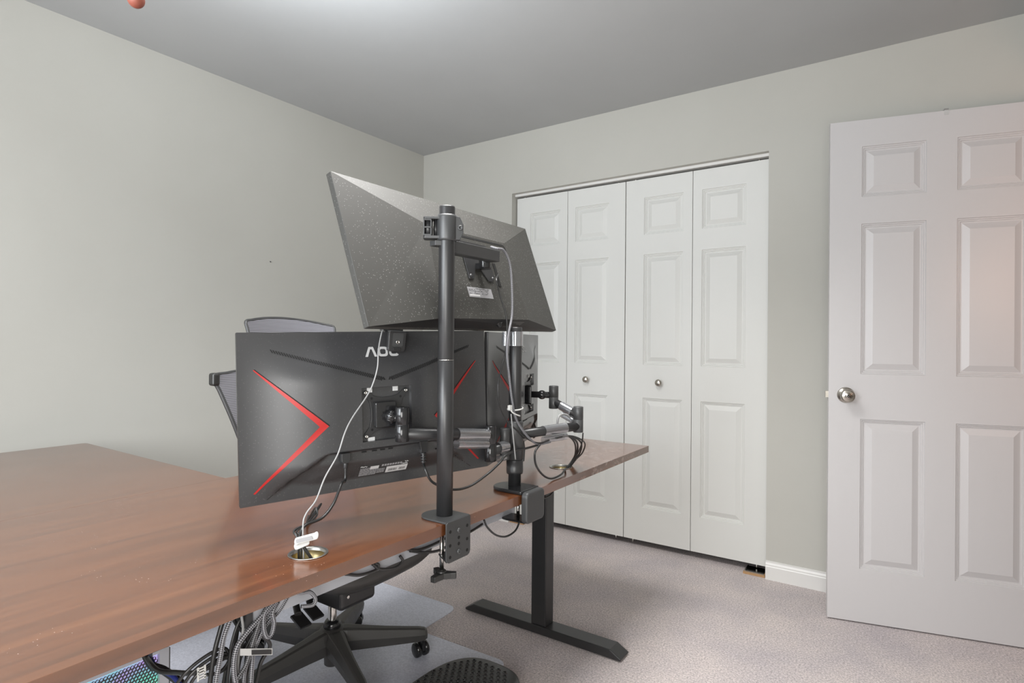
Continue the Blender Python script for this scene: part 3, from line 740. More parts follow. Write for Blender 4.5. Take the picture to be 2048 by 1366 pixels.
# base + rounded cover
yc = P2.y-.014
g = G().prism([(XE+.004, yc-.045), (XE+.004, yc+.045)]+[(P2.x-.010-.042*math.sin(a), yc+.045*math.cos(a)) for a in [PI*i/16 for i in range(17)]], lambda a, b: Vector((a, b, ZD+.0005)), lambda a, b: Vector((a, b, ZD+.010)))
obj('top_plate', g, M['blackgl'], s2, bevel=.003, seg=3)
vp = rrect(.045, .042, .014, 6, yc, ZD-.033)
obj('cover', G().prism(vp, lambda a, b: Vector((XE+.003, a, b)), lambda a, b: Vector((XE+.024, a, b))), M['gun'], s2, bevel=.006, seg=4)
g = G().prism([(XE+.004, yc-.026), (XE+.004, yc+.03)]+[(P2.x+.0-.030*math.sin(a), yc+.028*math.cos(a)) for a in [PI*i/12 for i in range(13)]], lambda a, b: Vector((a, b, .640)), lambda a, b: Vector((a, b, .646)))
obj('lower_flange', g, M['blackgl'], s2, bevel=.002)
obj('clamp_screw', G().cyl((P2.x+.022, yc, .6465), (P2.x+.022, yc, ZD-TH-.002), .005, n=16).cyl((P2.x+.022, yc, ZD-TH-.006), (P2.x+.022, yc, ZD-TH-.0015), .013, n=20), M['chrome'], s2)
# collars
g = G().lathe([(.0178, .762), (.0225, .762), (.0235, .768), (.0235, .800), (.0178, .801)], V3(P2, 0)); obj('collar', g, M['black'], s2)
obj('collar', G().lathe([(.0178, .802), (.0235, .802), (.0235, .905), (.022, .908), (.0178, .909)], V3(P2, 0)), M['gun'], s2)
g = G().prism([(.0, 0), (.03, -.005), (.034, .03), (.028, .055), (.0, .06)], lambda a, b: V3(P2, .795+b)+Vector((.010, a+.006, 0)), lambda a, b: V3(P2, .795+b)+Vector((-.012, a+.006, 0))); obj('clamp_lug', g, M['gun'], s2, bevel=.002)
def post(P, z0, z1, r=.0160):
    zm = (z0+z1)/2
    return G().lathe([(0, z0), (r-.001, z0), (r, z0+.001), (r, zm-.0006), (r-.0008, zm), (r, zm+.0006), (r, z1-.0015), (r-.0015, z1), (0, z1)], V3(P, 0), n=36)
A1 = Vector((-.9655, .962, 0)); A2p = Vector((-.9235, 1.246, 0))
def dirpt(a, b, r): d = (b-a).normalized(); return a+d*r
# left arm
la = obj('arm', G().cyl(V3(A1, .916), V3(A2p, .882), .0135), M['black'], s2); la['label'] = 'left jointed arm'
obj('elbow_post', post(A1, .898, .977), M['blackgl'], la)
obj('elbow_post', post(A2p, .812, .906), M['blackgl'], la)
obj('forearm', G().cyl(V3(A2p, .838), V3(P2, .842), .0125), M['black'], la)
obj('elbow_post', post(Vector((P2.x-.006, P2.y-.040, 0)), .806, .892, .0135), M['gun'], la)
sleeve0, sleeve1 = V3(A1, .916).lerp(V3(A2p, .882), .58), V3(A1, .916).lerp(V3(A2p, .882), .95)
def cclip(g, p0, p1, r, t=.0009, n=30, a0=0, a1=2*PI):
    p0, p1 = Vector(p0), Vector(p1); x, y = g.frame(p1-p0)
    for rr in (r, r-t):
        A = [g.bm.verts.new(p0+(x*math.cos(a0+(a1-a0)*i/n)+y*math.sin(a0+(a1-a0)*i/n))*rr) for i in range(n+1)]
        B = [g.bm.verts.new(p1+(x*math.cos(a0+(a1-a0)*i/n)+y*math.sin(a0+(a1-a0)*i/n))*rr) for i in range(n+1)]
        for i in range(n):
            f = g.bm.faces.new((A[i], A[i+1], B[i+1], B[i])); f.smooth = True
    return g
g = cclip(G(), sleeve0, sleeve1, .0155); dn_ = Vector((0, 0, -.0245))
cclip(g, sleeve0+dn_, sleeve1+dn_, .0125)
obj('cable_clip', g, M['clear'], la)
obj('cable_clip', cclip(cclip(G(), V3(A2p, .842)+(P2-A2p)*.28, V3(A2p, .842)+(P2-A2p)*.62, .0165), V3(A2p, .812)+(P2-A2p)*.30, V3(A2p, .814)+(P2-A2p)*.66, .009), M['clear'], la)
# ball joint + swivel box to monitor 1
hb = hump(0, 0)
m1c = T1 @ Vector((0, -hb-.005, -.009)); m1n = (T1.to_3x3() @ Vector((0, -1, 0))).normalized()
Tb = T1 @ Matrix.Translation((0, -hb-.0046, -.011))
g = G().prism(rrect(.026, .030, .005, 4), lambda a, b: Tb @ Vector((a, 0, b)), lambda a, b: Tb @ Vector((a, -.016, b)))
obj('swivel_head', g, M['blackgl'], la, bevel=.003, seg=3)
jb = Tb @ Vector((0, -.016, -.002)); pj = V3(A1, .948)
g = G().ball(jb.lerp(pj, .30), .0145, n=24); g.cyl(jb, pj, .009)
for i in range(10):
    a = 2*PI*i/10; ax_ = (pj-jb).normalized(); xx, yy = g.frame(ax_); c_ = jb.lerp(pj, .30)+(xx*math.cos(a)+yy*math.sin(a))*.013
    g.cyl(c_-ax_*.007, c_+ax_*.007, .0022, n=8)
obj('ball_joint', g, M['blackgl'], la)
# right arm
B2 = Vector((-.850, 1.600, 0)); B1 = Vector((-.937, 1.598, 0))
ra = obj('arm', G().cyl(V3(P2, .868), V3(B2, .872), .0135), M['black'], s2); ra['label'] = 'right jointed arm'
obj('elbow_post', post(B2, .853, .932, .0155), M['gun'], ra)
obj('forearm', G().cyl(V3(B2, .905), V3(B1, .942), .0125), M['black'], ra)
obj('elbow_post', post(B1, .920, .992, .0150), M['gun'], ra)
g = cclip(G(), V3(P2, .868).lerp(V3(B2, .872), .42), V3(P2, .868).lerp(V3(B2, .872), .78), .0155)
cclip(g, V3(P2, .842).lerp(V3(B2, .846), .42), V3(P2, .842).lerp(V3(B2, .846), .80), .0095); obj('cable_clip', g, M['clear'], ra)
g = cclip(G(), V3(B2, .905).lerp(V3(B1, .942), .25), V3(B2, .905).lerp(V3(B1, .942), .70), .0145)
cclip(g, V3(B2, .880).lerp(V3(B1, .917), .2), V3(B2, .880).lerp(V3(B1, .917), .65), .010); obj('cable_clip', g, M['clear'], ra)
Tb = T2 @ Matrix.Translation((0, -hb-.0046, -.011))
g = G().prism(rrect(.026, .030, .005, 4), lambda a, b: Tb @ Vector((a, 0, b)), lambda a, b: Tb @ Vector((a, -.020, b)))
obj('swivel_head', g, M['blackgl'], ra, bevel=.003, seg=3)
jb = Tb @ Vector((0, -.018, 0)); pj = V3(B1, .962)
g = G().ball(jb.lerp(pj, .45), .0145, n=24); g.cyl(jb, pj, .010)
obj('ball_joint', g, M['blackgl'], ra)
g = cclip(G(), V3(P2, 1.118, .0, 0), V3(P2, 1.158, .0, 0), .0205); cclip(g, V3(P2, 1.118, -.012, -.030), V3(P2, 1.158, -.012, -.030), .0115)
tag(obj('cable_clip', g, M['clear']), 'clear plastic cable clip snapped around the top of the shorter pole', 'clip')

# ------------------------------------------------------------------ webcam on monitor 1
Tw = T1 @ Matrix.Translation((.043, -.020, MH-.003)) @ Matrix.Rotation(math.radians(3), 4, 'Y') @ Matrix.Rotation(math.radians(8), 4, 'X')
wc = bpy.data.objects.new('webcam', None); C.objects.link(wc); wc.matrix_basis = Tw; tag(wc, 'small black webcam clip hanging over the top of the left gaming monitor', 'webcam')
obj('mount_clip', G().prism(rrect(.0225, .0245, .005, 4, 0, -.0205), lambda a, b: Vector((a*(1+(b)*.8), -.010, b)), lambda a, b: Vector((a*(1+b*.8), .002, b))), M['black'], wc, bevel=.002, local=True)
obj('inset_panel', G().prism(rrect(.0135, .0155, .003, 4, .001, -.0165), lambda a, b: Vector((a, -.0108, b)), lambda a, b: Vector((a, -.0101, b))), M['gun'], wc, local=True)
obj('threaded_hole', G().lathe([(.0046, 0), (.0046, .0010), (.0030, .0012), (.0027, .0), (.0, .0)], Vector((.001, -.0108, -.022)), Vector((0, -1, 0)), 20), M['chrome'], wc, local=True)
obj('hinge_bar', G().box((-.011, -.0125, -.0415), (.010, -.0100, -.0355)), M['blackgl'], wc, bevel=.001, local=True)
obj('camera_body', G().box((-.026, .018, -.001), (.026, .040, .008)).box((-.016, .000, .0005), (.016, .020, .003)), M['black'], wc, bevel=.0012, local=True)

# ------------------------------------------------------------------ office chair
HB = Vector((-1.635, 1.305, 0)); SR = math.radians
ch = thing('office_chair', 'grey mesh office chair on casters pushed up to the desk', 'chair', HB)
g = G().lathe([(0, .022), (.022, .022), (.026, .026), (.028, .100)], HB).lathe([(.040, .076), (.048, .090), (.046, .140), (.036, .149), (.0, .149)], HB)
obj('base_hub', g, M['base'], ch)
obj('hub_ring', G().lathe([(.028, .148), (.029, .151), (.029, .163), (.026, .168), (.022, .174), (.0, .174)], HB, n=32), M['blackgl'], ch)
obj('gas_lift', G().lathe([(.0145, .155), (.0145, .235), (.0140, .236), (.0140, .33)], HB), M['chrome'], ch)
def star_leg(a):
    d = Vector((math.cos(a), math.sin(a), 0)); n = Vector((-d.y, d.x, 0)); g = G(); secs = []
    for s, w, zt, zb in ((.0, .034, .148, .075), (.05, .034, .146, .072), (.10, .028, .138, .070), (.18, .0225, .126, .067), (.25, .0200, .117, .066), (.295, .019, .112, .066), (.316, .017, .107, .069), (.325, .013, .100, .074)):
        o_ = HB+d*s
        secs.append([g.bm.verts.new(o_+n*x+Vector((0, 0, z))) for x, z in ((-w*.85, zb), (w*.85, zb), (w, (zt+zb)/2), (w*.75, zt-.003), (w*.4, zt), (-w*.4, zt), (-w*.75, zt-.003), (-w, (zt+zb)/2))])
    for A, B in zip(secs, secs[1:]):
        for i in range(8):
            f = g.bm.faces.new((A[i], A[(i+1) % 8], B[(i+1) % 8], B[i]))
    g.bm.faces.new(secs[0]); g.bm.faces.new(secs[-1][::-1])
    return g, d, n
for i in range(5):
    a = SR(50+72*i); g, d, n = star_leg(a); leg = obj('base_leg', g, M['base'], ch, bevel=.002)
    cc = HB+d*.308; ta = a+SR((115, 100, 35, 60, 80)[i]); r_ = Vector((math.cos(ta), math.sin(ta), 0)); ax = Vector((-r_.y, r_.x, 0)); wcn = cc+r_*.012+Vector((0, 0, .0285))
    g = G()
    for s_ in (-1, 1):
        g.lathe([(0, .026), (.018, .026), (.0245, .023), (.0255, .018), (.0255, .009), (.012, .008), (0, .008)], wcn, ax*s_, 26)
    g.cyl(wcn-ax*.01, wcn+ax*.01, .010); g.cyl(cc+Vector((0, 0, .040)), cc+Vector((0, 0, .080)), .009)
    g.prism([(-.012, .030), (.020, .028), (.024, .040), (.014, .056), (-.010, .060)], lambda a_, b_, r_=r_, ax=ax: cc+r_*a_+ax*.0065+Vector((0, 0, b_)), lambda a_, b_, r_=r_, ax=ax: cc+r_*a_-ax*.0065+Vector((0, 0, b_)))
    obj('caster', g, M['blackgl'], leg)
# seat: shell and cushion, slightly turned
CA = SR(4); cf = Vector((math.cos(CA), math.sin(CA), 0)); cl = Vector((-cf.y, cf.x, 0)); SC = Vector((-1.600, 1.305, 0))
def seat_fn(zc, th, w, dp, drop):
    def f(u, v):
        a = 2*PI*u; e = 2/4.5
        x = dp*math.copysign(abs(math.cos(a))**e, math.cos(a))*min(1, v*1.0 if v < 1 else 1); return x
    return f
def shell(z0, z1, w, dp, drop, inset=.93):
    g = G(); rings = []
    n = 56
    for k, (sc_, z) in enumerate(((0.0, z0), (.55, z0), (inset, z0), (.985, z0+.25*(z1-z0)), (1, z0+.5*(z1-z0)), (.985, z1-.15*(z1-z0)), (.93, z1), (.5, z1+.004), (0, z1+.002))):
        ring = []
        for i in range(n):
            a = 2*PI*i/n; e = 2/4.2
            x = dp*sc_*math.copysign(abs(math.cos(a))**e, math.cos(a)); y = w*sc_*math.copysign(abs(math.sin(a))**e, math.sin(a))
            t_ = max(0, (x/dp-.45)/.55); dz = -drop*t_*t_+.018*(y/w)**2*(1 if x < dp*.6 else .5)
            ring.append(g.bm.verts.new(SC+cf*(x+.0)+cl*y+Vector((0, 0, z+dz))))
        rings.append(ring)
    for A, B in zip(rings, rings[1:]):
        for i in range(n):
            f = g.bm.faces.new((A[i], A[(i+1) % n], B[(i+1) % n], B[i])); f.smooth = True
    bmesh.ops.remove_doubles(g.bm, verts=g.bm.verts[:], dist=1e-5)
    return g
obj('seat_shell', shell(.392, .463, .268, .262, .018), M['base'], ch)
obj('seat', shell(.464, .515, .258, .258, .030), M['mesh'], ch)
g = G(); o = SC+cf*(-.02); Tm = Matrix(((cf.x, cl.x, 0, o.x), (cf.y, cl.y, 0, o.y), (0, 0, 1, 0), (0, 0, 0, 1)))
g.box((-.11, -.075, .345), (.16, .075, .391), Tm); g.box((-.05, -.15, .36), (.05, .15, .391), Tm)
mech = obj('tilt_mechanism', g, M['black'], ch, bevel=.010, seg=3)
obj('bolt', G().cyl(Tm @ Vector((.1601, -.05, .37)), Tm @ Vector((.164, -.05, .37)), .005, n=14), M['chrome'], mech)
obj('tension_housing', G().box((-1.52, 1.125, .332), (-1.372, 1.262, .392)), M['black'], mech, bevel=.014, seg=4)
obj('bolt', G().cyl((-1.3718, 1.150, .372), (-1.369, 1.150, .372), .0045, n=14), M['chrome'], mech)
for dy in (0, .055):
    q0 = Vector((-1.485, 1.062+dy*.80, .322+dy*.15)); g = G().cyl(q0+Vector((-.06, .03, .02)), q0, .010); g.box((-.012, -.019, -.004), (.042, .019, .003), Matrix.Translation(q0+Vector((.0, 0, -.006))) @ Matrix.Rotation(SR(25), 4, 'Y'))
    obj('lever', g, M['black'], mech, bevel=.001)
# backrest
BX, BY = -1.905, 1.300
def back_w(t): return .150+.148*t
def back_pt(s, t, e=0):
    w = back_w(t); y = s*w; z = .585+t*.425+.022*(1-s*s)*t
    x = BX+.035*math.sin(PI*(1-t)*.9)*1.0 + .055*s*s + e
    return Vector((x, BY+y, z))
g = G().grid(lambda u, v: back_pt(2*u-1, v), 36, 30); obj('backrest_mesh', g, M['mesh'], ch)
def oval(u, v):
    a = 2*PI*u; s = .60*math.cos(a)*v; t = .52+.30*math.sin(a)*v; p = back_pt(s, t, .004); return p
def rim(pts, r): return G().tube(pts, r, 10, 4)
edge = [back_pt(-1, t/10) for t in range(0, 11)]+[back_pt(-1+2*k/10, 1) for k in range(1, 10)]+[back_pt(1, t/10) for t in range(10, -1, -1)]+[back_pt(1-2*k/6, 0) for k in range(1, 7)]
obj('backrest_frame', rim([p+Vector((-.006, 0, 0)) for p in edge], .0065), M['gun'], ch)
g = G().grid(lambda u, v: back_pt((2*u-1)*.62*(1-.35*(1-v)), .14+.66*v, .0035), 20, 20); obj('lumbar_mesh', g, M['meshthin'], ch)
obj('corner_cap', G().box((-.018, -.010, -.030), (.012, .016, .012), Matrix.Translation(back_pt(-1, 1))).box((-.018, -.016, -.030), (.012, .010, .012), Matrix.Translation(back_pt(1, 1))), M['rubber'], ch, bevel=.008, seg=3)
g = G().tube([HB+Vector((-.05, 0, .385)), HB+Vector((-.17, 0, .39)), HB+Vector((-.265, -.003, .45)), Vector((BX-.035, BY, .62)), Vector((BX-.045, BY, .85)), Vector((BX-.040, BY, 1.02)), Vector((BX-.02, BY+.01, 1.10))], .017, 12, 8, 1)
obj('spine', g, M['rubber'], ch)
HX, HY = -1.905, 1.306
def head_pt(s, t, e=0):
    w = .186-.018*(1-t)-.02*max(0, t-.8); z = 1.050+.138*t+.022*(1-s*s)*t-.004*s
    return Vector((HX+.012+.050*s*s-.028*t*t+e, HY+s*w, z))
g = G().grid(lambda u, v: head_pt(2*u-1, v), 30, 14); hr = obj('headrest', g, M['mesh'], ch)
edge = [head_pt(-1, t/6) for t in range(0, 6)]+[head_pt(-1+2*k/12, 1) for k in range(0, 13)]+[head_pt(1, t/6) for t in range(5, -1, -1)]+[head_pt(1-2*k/8, 0) for k in range(1, 9)]
obj('headrest_frame', rim([p+Vector((-.004, 0, 0)) for p in edge], .0055), M['gun'], hr)
obj('headrest_window', G().grid(lambda u, v: head_pt((2*u-1)*.80, .10+.58*v, .004), 20, 8), M['meshthin'], hr)

# ------------------------------------------------------------------ chair mat, footrest
def round_poly(pts, r, n=6):
    out = []; m_ = len(pts)
    for i in range(m_):
        p0, p, p1 = Vector(pts[i-1]).to_2d() if False else Vector(pts[i-1]), Vector(pts[i]), Vector(pts[(i+1) % m_])
        a = (p0-p).normalized(); b = (p1-p).normalized(); A = p+a*r; B = p+b*r
        for k_ in range(n+1):
            t_ = k_/n; q_ = A*(1-t_)**2+p*2*t_*(1-t_)+B*t_*t_; out.append((q_.x, q_.y))
    return out
mp_ = round_poly([(-1.165, .10), (-1.165, 1.690), (-1.575, 1.675), (-1.585, 1.915), (-2.18, 1.905), (-2.20, 1.66), (-2.45, 1.66), (-2.45, .10)], .05)
g = slab(mp_, [], .0035, .003)
tag(obj('chair_mat', g, M['vinyl']), 'grey vinyl lipped mat lying on the carpet under the chair', 'mat')
FC = Vector((-1.140, 1.365, 0)); FA = SR(0)
ft = thing('foot_rest', 'black rubber foot rocker board covered with round bumps', 'foot rest', FC)
FW, FD = .150, .225
def ftop(x, y): return .072-.35*(x*x)-.25*(y*y)
g = G(); n = 64; rings = []
for sc_, z in ((.001, -.001), (.4, 0), (.75, 0), (.93, -.001), (.985, -.005), (1, -.012), (.99, -.022), (.9, -.030), (.6, -.052), (.001, -.060)):
    ring = []
    for i in range(n):
        a = 2*PI*i/n; e = 2/3.0
        x = FW*sc_*math.copysign(abs(math.cos(a))**e, math.cos(a)); y = FD*sc_*math.copysign(abs(math.sin(a))**e, math.sin(a))
        ring.append(g.bm.verts.new(FC+Vector((x, y, max(.0045, ftop(x, y)+z)))))
    rings.append(ring)
for A, B in zip(rings, rings[1:]):
    for i in range(n):
        f = g.bm.faces.new((A[i], A[(i+1) % n], B[(i+1) % n], B[i])); f.smooth = True
fb = obj('board', g, M['rubber'], ft)
g = G(); j = 0; y = -.19; row = 0
while y < .205:
    x = -.14+(row % 2)*.0125
    while x < .145:
        if (abs(x)/(FW*.86))**3+(abs(y)/(FD*.86))**3 < 1:
            g.lathe([(.0082, -.001), (.0078, .0006), (.0066, .0014), (.0054, .0009), (.0038, -.0008), (0, -.0012)], FC+Vector((x, y, ftop(x, y))), Vector((0, 0, 1)), 12)
        x += .025
    y += .0185; row += 1
b_ = obj('bump_pattern', g, M['blackgl'], fb)

# ------------------------------------------------------------------ computer tower
PX, PY0, PY1, PZ = -1.25, .34, .590, .50
pc = thing('computer_tower', 'computer case under the desk with a glowing honeycomb vent panel', 'computer', (PX-.22, (PY0+PY1)/2, 0))
obj('case_body', G().box((PX-.45, PY0, .012), (PX-.012, PY1, PZ)), M['tray'], pc, bevel=.003)
obj('glow_panel', G().box((PX-.0118, PY0+.008, .03), (PX-.010, PY1-.018, PZ-.006)), M['rgb'], pc)
g = G(); hexr = .0038
def hexring(g, cy_, cz, ro, ri, x):
    V = []
    for rr in (ro, ri): V.append([g.bm.verts.new((x, cy_+rr*math.sin(PI/3*i), cz+rr*1.12*math.cos(PI/3*i))) for i in range(6)])
    V.append([g.bm.verts.new((x-.003, cy_+ri*math.sin(PI/3*i), cz+ri*1.12*math.cos(PI/3*i))) for i in range(6)])
    for i in range(6):
        g.bm.faces.new((V[0][i], V[0][(i+1) % 6], V[1][(i+1) % 6], V[1][i])); g.bm.faces.new((V[1][i], V[1][(i+1) % 6], V[2][(i+1) % 6], V[2][i]))
row = 0; z = PZ-.014
while z > .36:
    yv = PY0+.012+(row % 2)*hexr*.866
    while yv < PY1-.022:
        hexring(g, yv, z, hexr, hexr*.78, PX-.002); yv += hexr*1.732
    z -= hexr*1.5*1.12; row += 1
obj('honeycomb_vent', g, M['labeld'], pc)
g = G().box((PX-.012, PY1-.018, .012), (PX, PY1, PZ)).box((PX-.012, PY0, PZ-.006), (PX, PY1-.0181, PZ)).box((PX-.012, PY0, .012), (PX, PY0+.008, PZ-.0061)).box((PX-.012, PY0+.0081, .012), (PX, PY1-.0181, .354))
obj('panel_frame', g, M['tray'], pc)
g = G()
for x in (PX-.40, PX-.06):
    for y in (PY0+.03, PY1-.03): g.cyl((x, y, .0036), (x, y, .012), .014, n=14)
obj('foot', g, M['rubber'], pc)
obj('side_glass', G().box((PX-.44, PY1+.0005, .02), (PX-.004, PY1+.004, PZ-.005)), M['screen'], pc)

# ------------------------------------------------------------------ pull chain of the ceiling fan
bp = at(272, -1, 'z', 1.735)
pcn = thing('pull_chain', 'terracotta wooden ball on a fan pull chain at the top edge', 'pull chain', bp)
obj('ball', G().ball(bp, .0142, (1, 1, 1.05), 24), M['terracotta'], pcn)
obj('chain', G().cyl(bp+Vector((0, 0, .013)), Vector((bp.x, bp.y, H)), .0012, n=8), M['brushed'], pcn)

# ------------------------------------------------------------------ cables
lm1 = lambda u, v, off: T1 @ Vector((u, -hump(u, v)-off, v))
# HDMI plug + cable of monitor 1
hc = thing('display_cable', 'thick black video cable from the left gaming monitor into the round desk grommet', 'cable', lm1(-.096, -.10, .01))
Th = T1 @ Matrix.Translation((-.096, -hump(-.096, -.105)-.012, -.089))
obj('plug', G().prism([(-.010, 0), (.010, 0), (.010, -.014), (.006, -.022), (-.007, -.022), (-.010, -.018)], lambda a, b: Th @ Vector((a, .006, b)), lambda a, b: Th @ Vector((a, -.006, b))).cyl(Th @ Vector((0, 0, -.02)), Th @ Vector((0, 0, -.034)), .0055, .0045, 14), M['black'], hc, bevel=.001)
p_end = Vector((G1.x+.010, G1.y+.012, ZD-.0255))
pts = [Th @ Vector((0, 0, -.030)), Th @ Vector((-.003, -.004, -.06)), at(683, 967, 'x', -1.00), at(668, 1005, 'x', -.985), at(645, 1035, 'x', -.975), at(612, 1050, 'x', -.970), at(600, 1068, 'x', -.962), at(604, 1088, 'x', -.955), p_end]
obj('cord', G().tube(pts, .0030, 12), M['cable'], hc)
# power plug + cord of monitor 1 that drapes to the clips
pw = thing('power_cable', 'black power cord looping from the left gaming monitor behind the front pole', 'cable', lm1(.094, -.09, .01))
Tp = T1 @ Matrix.Translation((.098, -hump(.098, -.12)-.010, -.085))
g = G().prism([(-.0115, 0), (.0115, 0), (.009, -.020), (.011, -.028), (-.009, -.028), (-.0075, -.020)], lambda a, b: Tp @ Vector((a, .006, b)), lambda a, b: Tp @ Vector((a, -.007, b)))
for k_ in range(4): g.lathe([(.0045, -.029-k_*.0065), (.0070, -.030-k_*.0065), (.0070, -.0335-k_*.0065), (.0045, -.0345-k_*.0065)], Vector((0, 0, 0)), Vector((0, 0, 1)), 14) if False else g.cyl(Tp @ Vector((.001, 0, -.029-k_*.0065)), Tp @ Vector((.001, 0, -.0325-k_*.0065)), .0072, n=14)
g.cyl(Tp @ Vector((.001, 0, -.028)), Tp @ Vector((.001, 0, -.058)), .0045, n=12)
obj('plug', g, M['black'], pw, bevel=.0008)
pts = [Tp @ Vector((.001, 0, -.055)), at(851, 940, 'x', -.955), at(866, 965, 'x', -.945), at(905, 979, 'x', -.94), at(940, 972, 'x', -.925), at(975, 948, 'x', -.905), at(1000, 925, 'x', -.900), at(1010, 912, 'x', -.895), at(1030, 902, 'x', -.893), at(1055, 896, 'x', -.893), at(1080, 889, 'x', -.88)]
obj('cord', G().tube(pts, .0031, 12), M['cable'], pw)
# thin pale webcam cable
pts = [Tw @ Vector((-.026, .010, .000)), at(764, 664, 'x', -1.005), at(757, 700, 'x', -.985), at(755, 735, 'x', -.978), at(745, 770, 'x', -.985), at(732, 795, 'x', -.99), at(705, 835, 'x', -.99), at(690, 865, 'x', -.985), at(675, 910, 'x', -.985), at(650, 955, 'x', -.97), at(632, 1000, 'x', -.965), at(612, 1028, 'x', -.96), at(606, 1055, 'x', -.956), Vector((G1.x-.004, G1.y-.006, ZD-.0255))]
cable('webcam_cable', 'thin pale grey cable running down across the left gaming monitor', pts, .0016, M['greycable'], sub=8)
# cords at grommet 1
for k_, (a, b, r_, mm_) in enumerate(((652, 1012, .0022, 'cable'), (640, 1020, .0018, 'cable'))):
    pts = [Vector((-1.14, .86-.02*k_, ZD+.006)), Vector((-1.09, .80, ZD+.012)), at(a-10, b-4, 'x', -1.045+.02*k_), at(628+k_*6, 1030, 'x', -1.01), at(612+k_*5, 1048, 'x', -.985), at(588+k_*6, 1062, 'x', -.975), at(596+k_*6, 1080, 'x', -.958), Vector((G1.x-.014+.006*k_, G1.y-.010, ZD-.0255))]
    cable('grommet_cable', 'thin black cable tangled above the round grommet nearest the camera', pts, r_, M[mm_], group='thin cables entering the near grommet')
# white cable clip
p = at(612, 1077, 'x', -.948)
cl_ = thing('cable_organizer', 'white cable clip with a grey strap above the near desk grommet', 'cable clip', p)
ux = (at(636, 1066, 'x', -.935)-at(590, 1086, 'x', -.958)); ln_ = ux.length; ux.normalize(); nz = -F.copy(); nz = (nz-ux*nz.dot(ux)).normalized(); uy = nz.cross(ux)
o_ = at(590, 1086, 'x', -.958)
Tk = Matrix(((ux.x, uy.x, nz.x, o_.x), (ux.y, uy.y, nz.y, o_.y), (ux.z, uy.z, nz.z, o_.z), (0, 0, 0, 1)))
g = G().prism(rrect(ln_*.52, .0065, .006, 5, ln_*.5, 0), lambda a, b: Tk @ Vector((a, b+.004*math.sin(a/ln_*6.28), .002)), lambda a, b: Tk @ Vector((a, b+.004*math.sin(a/ln_*6.28), .007)))
obj('strap_body', g, M['white'], cl_, bevel=.0015)
obj('strap_insert', G().prism(rrect(ln_*.33, .0036, .002, 4, ln_*.40, .001), lambda a, b: Tk @ Vector((a, b+.003*math.sin(a/ln_*6.28), .0071)), lambda a, b: Tk @ Vector((a, b+.003*math.sin(a/ln_*6.28), .0085))), M['label'], cl_)
obj('clip_base', G().prism(rrect(.014, .0055, .004, 4, .010, -.008), lambda a, b: Tk @ Vector((a, b, -.010)), lambda a, b: Tk @ Vector((a, b, .0015))), M['white'], cl_, bevel=.0015)

# cables of the ultrawide
pts = [T3 @ Vector((.075, -D3-.012, .045)), at(992, 497, 'x', -.93), at(1008, 502, 'x', -.925), at(1020, 530, 'x', -.92), at(1024, 580, 'x', -.915), at(1024, 630, 'x', -.912), at(1017, 668, 'x', -.905), at(1014, 705, 'x', -.900), at(1018, 750, 'x', -.897), at(1024, 800, 'x', -.896), at(1031, 835, 'x', -.893), at(1045, 860, 'x', -.888), at(1062, 880, 'x', -.885), at(1078, 888, 'x', -.882), at(1100, 884, 'x', -.873)]
cable('braided_cable', 'grey braided cable looping from the ultrawide monitor down the shorter pole', pts, .0034, M['braid'])
pts = [T3 @ Vector((.080, -D3-.006, -.035)), at(993, 560, 'x', -.93), at(1000, 590, 'x', -.925), at(1012, 630, 'x', -.915), at(1014, 668, 'x', -.912), at(1011, 705, 'x', -.908), at(1003, 735, 'x', -.905), at(996, 775, 'x', -.902), at(1001, 815, 'x', -.90), at(1016, 843, 'x', -.897), at(1035, 862, 'x', -.893), at(1055, 878, 'x', -.887), at(1078, 886, 'x', -.880), at(1098, 880, 'x', -.872)]
cable('thin_cable', 'thin black cable bowing out left of the shorter pole', pts, .0022, M['cable'])
pts = [at(1080, 889, 'x', -.875), at(1070, 905, 'x', -.875), at(1072, 930, 'x', -.878), at(1086, 950, 'x', -.880), at(1103, 957, 'z', ZD+.006), at(1122, 949, 'z', ZD+.006), at(1131, 938, 'z', ZD+.008), Vector((G2.x+.006, G2.y-.012, ZD-.04))]
cable('loop_cable', 'black cable hanging in a big loop above the desk edge to the far grommet', pts, .0030, M['cable'])
for k_, (x0, r_) in enumerate(((1145, .0028), (1150, .0030), (1158, .0028), (1165, .0024))):
    pts = [at(1112, 876, 'x', -.870+.003*k_), at(1135+k_*3, 872, 'x', -.868), at(x0+4, 885, 'x', -.872), at(x0+6-k_*2, 905, 'x', -.90), at(1145+k_*2, 920, 'x', -.925), Vector((G2.x+.004*k_-.006, G2.y+.010, ZD-.035+.002*k_))]
    cable('arm_cable', 'black cable dropping from the right jointed arm into the far grommet', pts, r_, M['cable'], group='cables dropping into the far grommet')
pts = [at(1166, 866, 'x', -.850), at(1164, 885, 'x', -.862), at(1156, 905, 'x', -.89), Vector((G2.x+.012, G2.y+.012, ZD-.03))]
cable('post_cable', 'black cable falling straight from the rightmost arm joint', pts, .0022, M['cable'])
pts = [at(1114, 850, 'x', -.89), at(1118, 832, 'x', -.885), at(1130, 829, 'x', -.88), at(1140, 835, 'x', -.875), at(1146, 845, 'x', -.872)]
cable('short_cable', 'short grey cable arched above the right jointed arm', pts, .0035, M['greycable'])
pts = [T2 @ Vector((.10, -hump(.1, -.11)-.006, -.115)), T2 @ Vector((.095, -.045, -.145)), V3(P2, .868, .0, .12)+Vector((-.02, 0, .0)), V3(P2, .848, .0, .10)]
cable('power_cable', 'black power cord behind the right gaming monitor hump', pts, .0035, M['cable'])
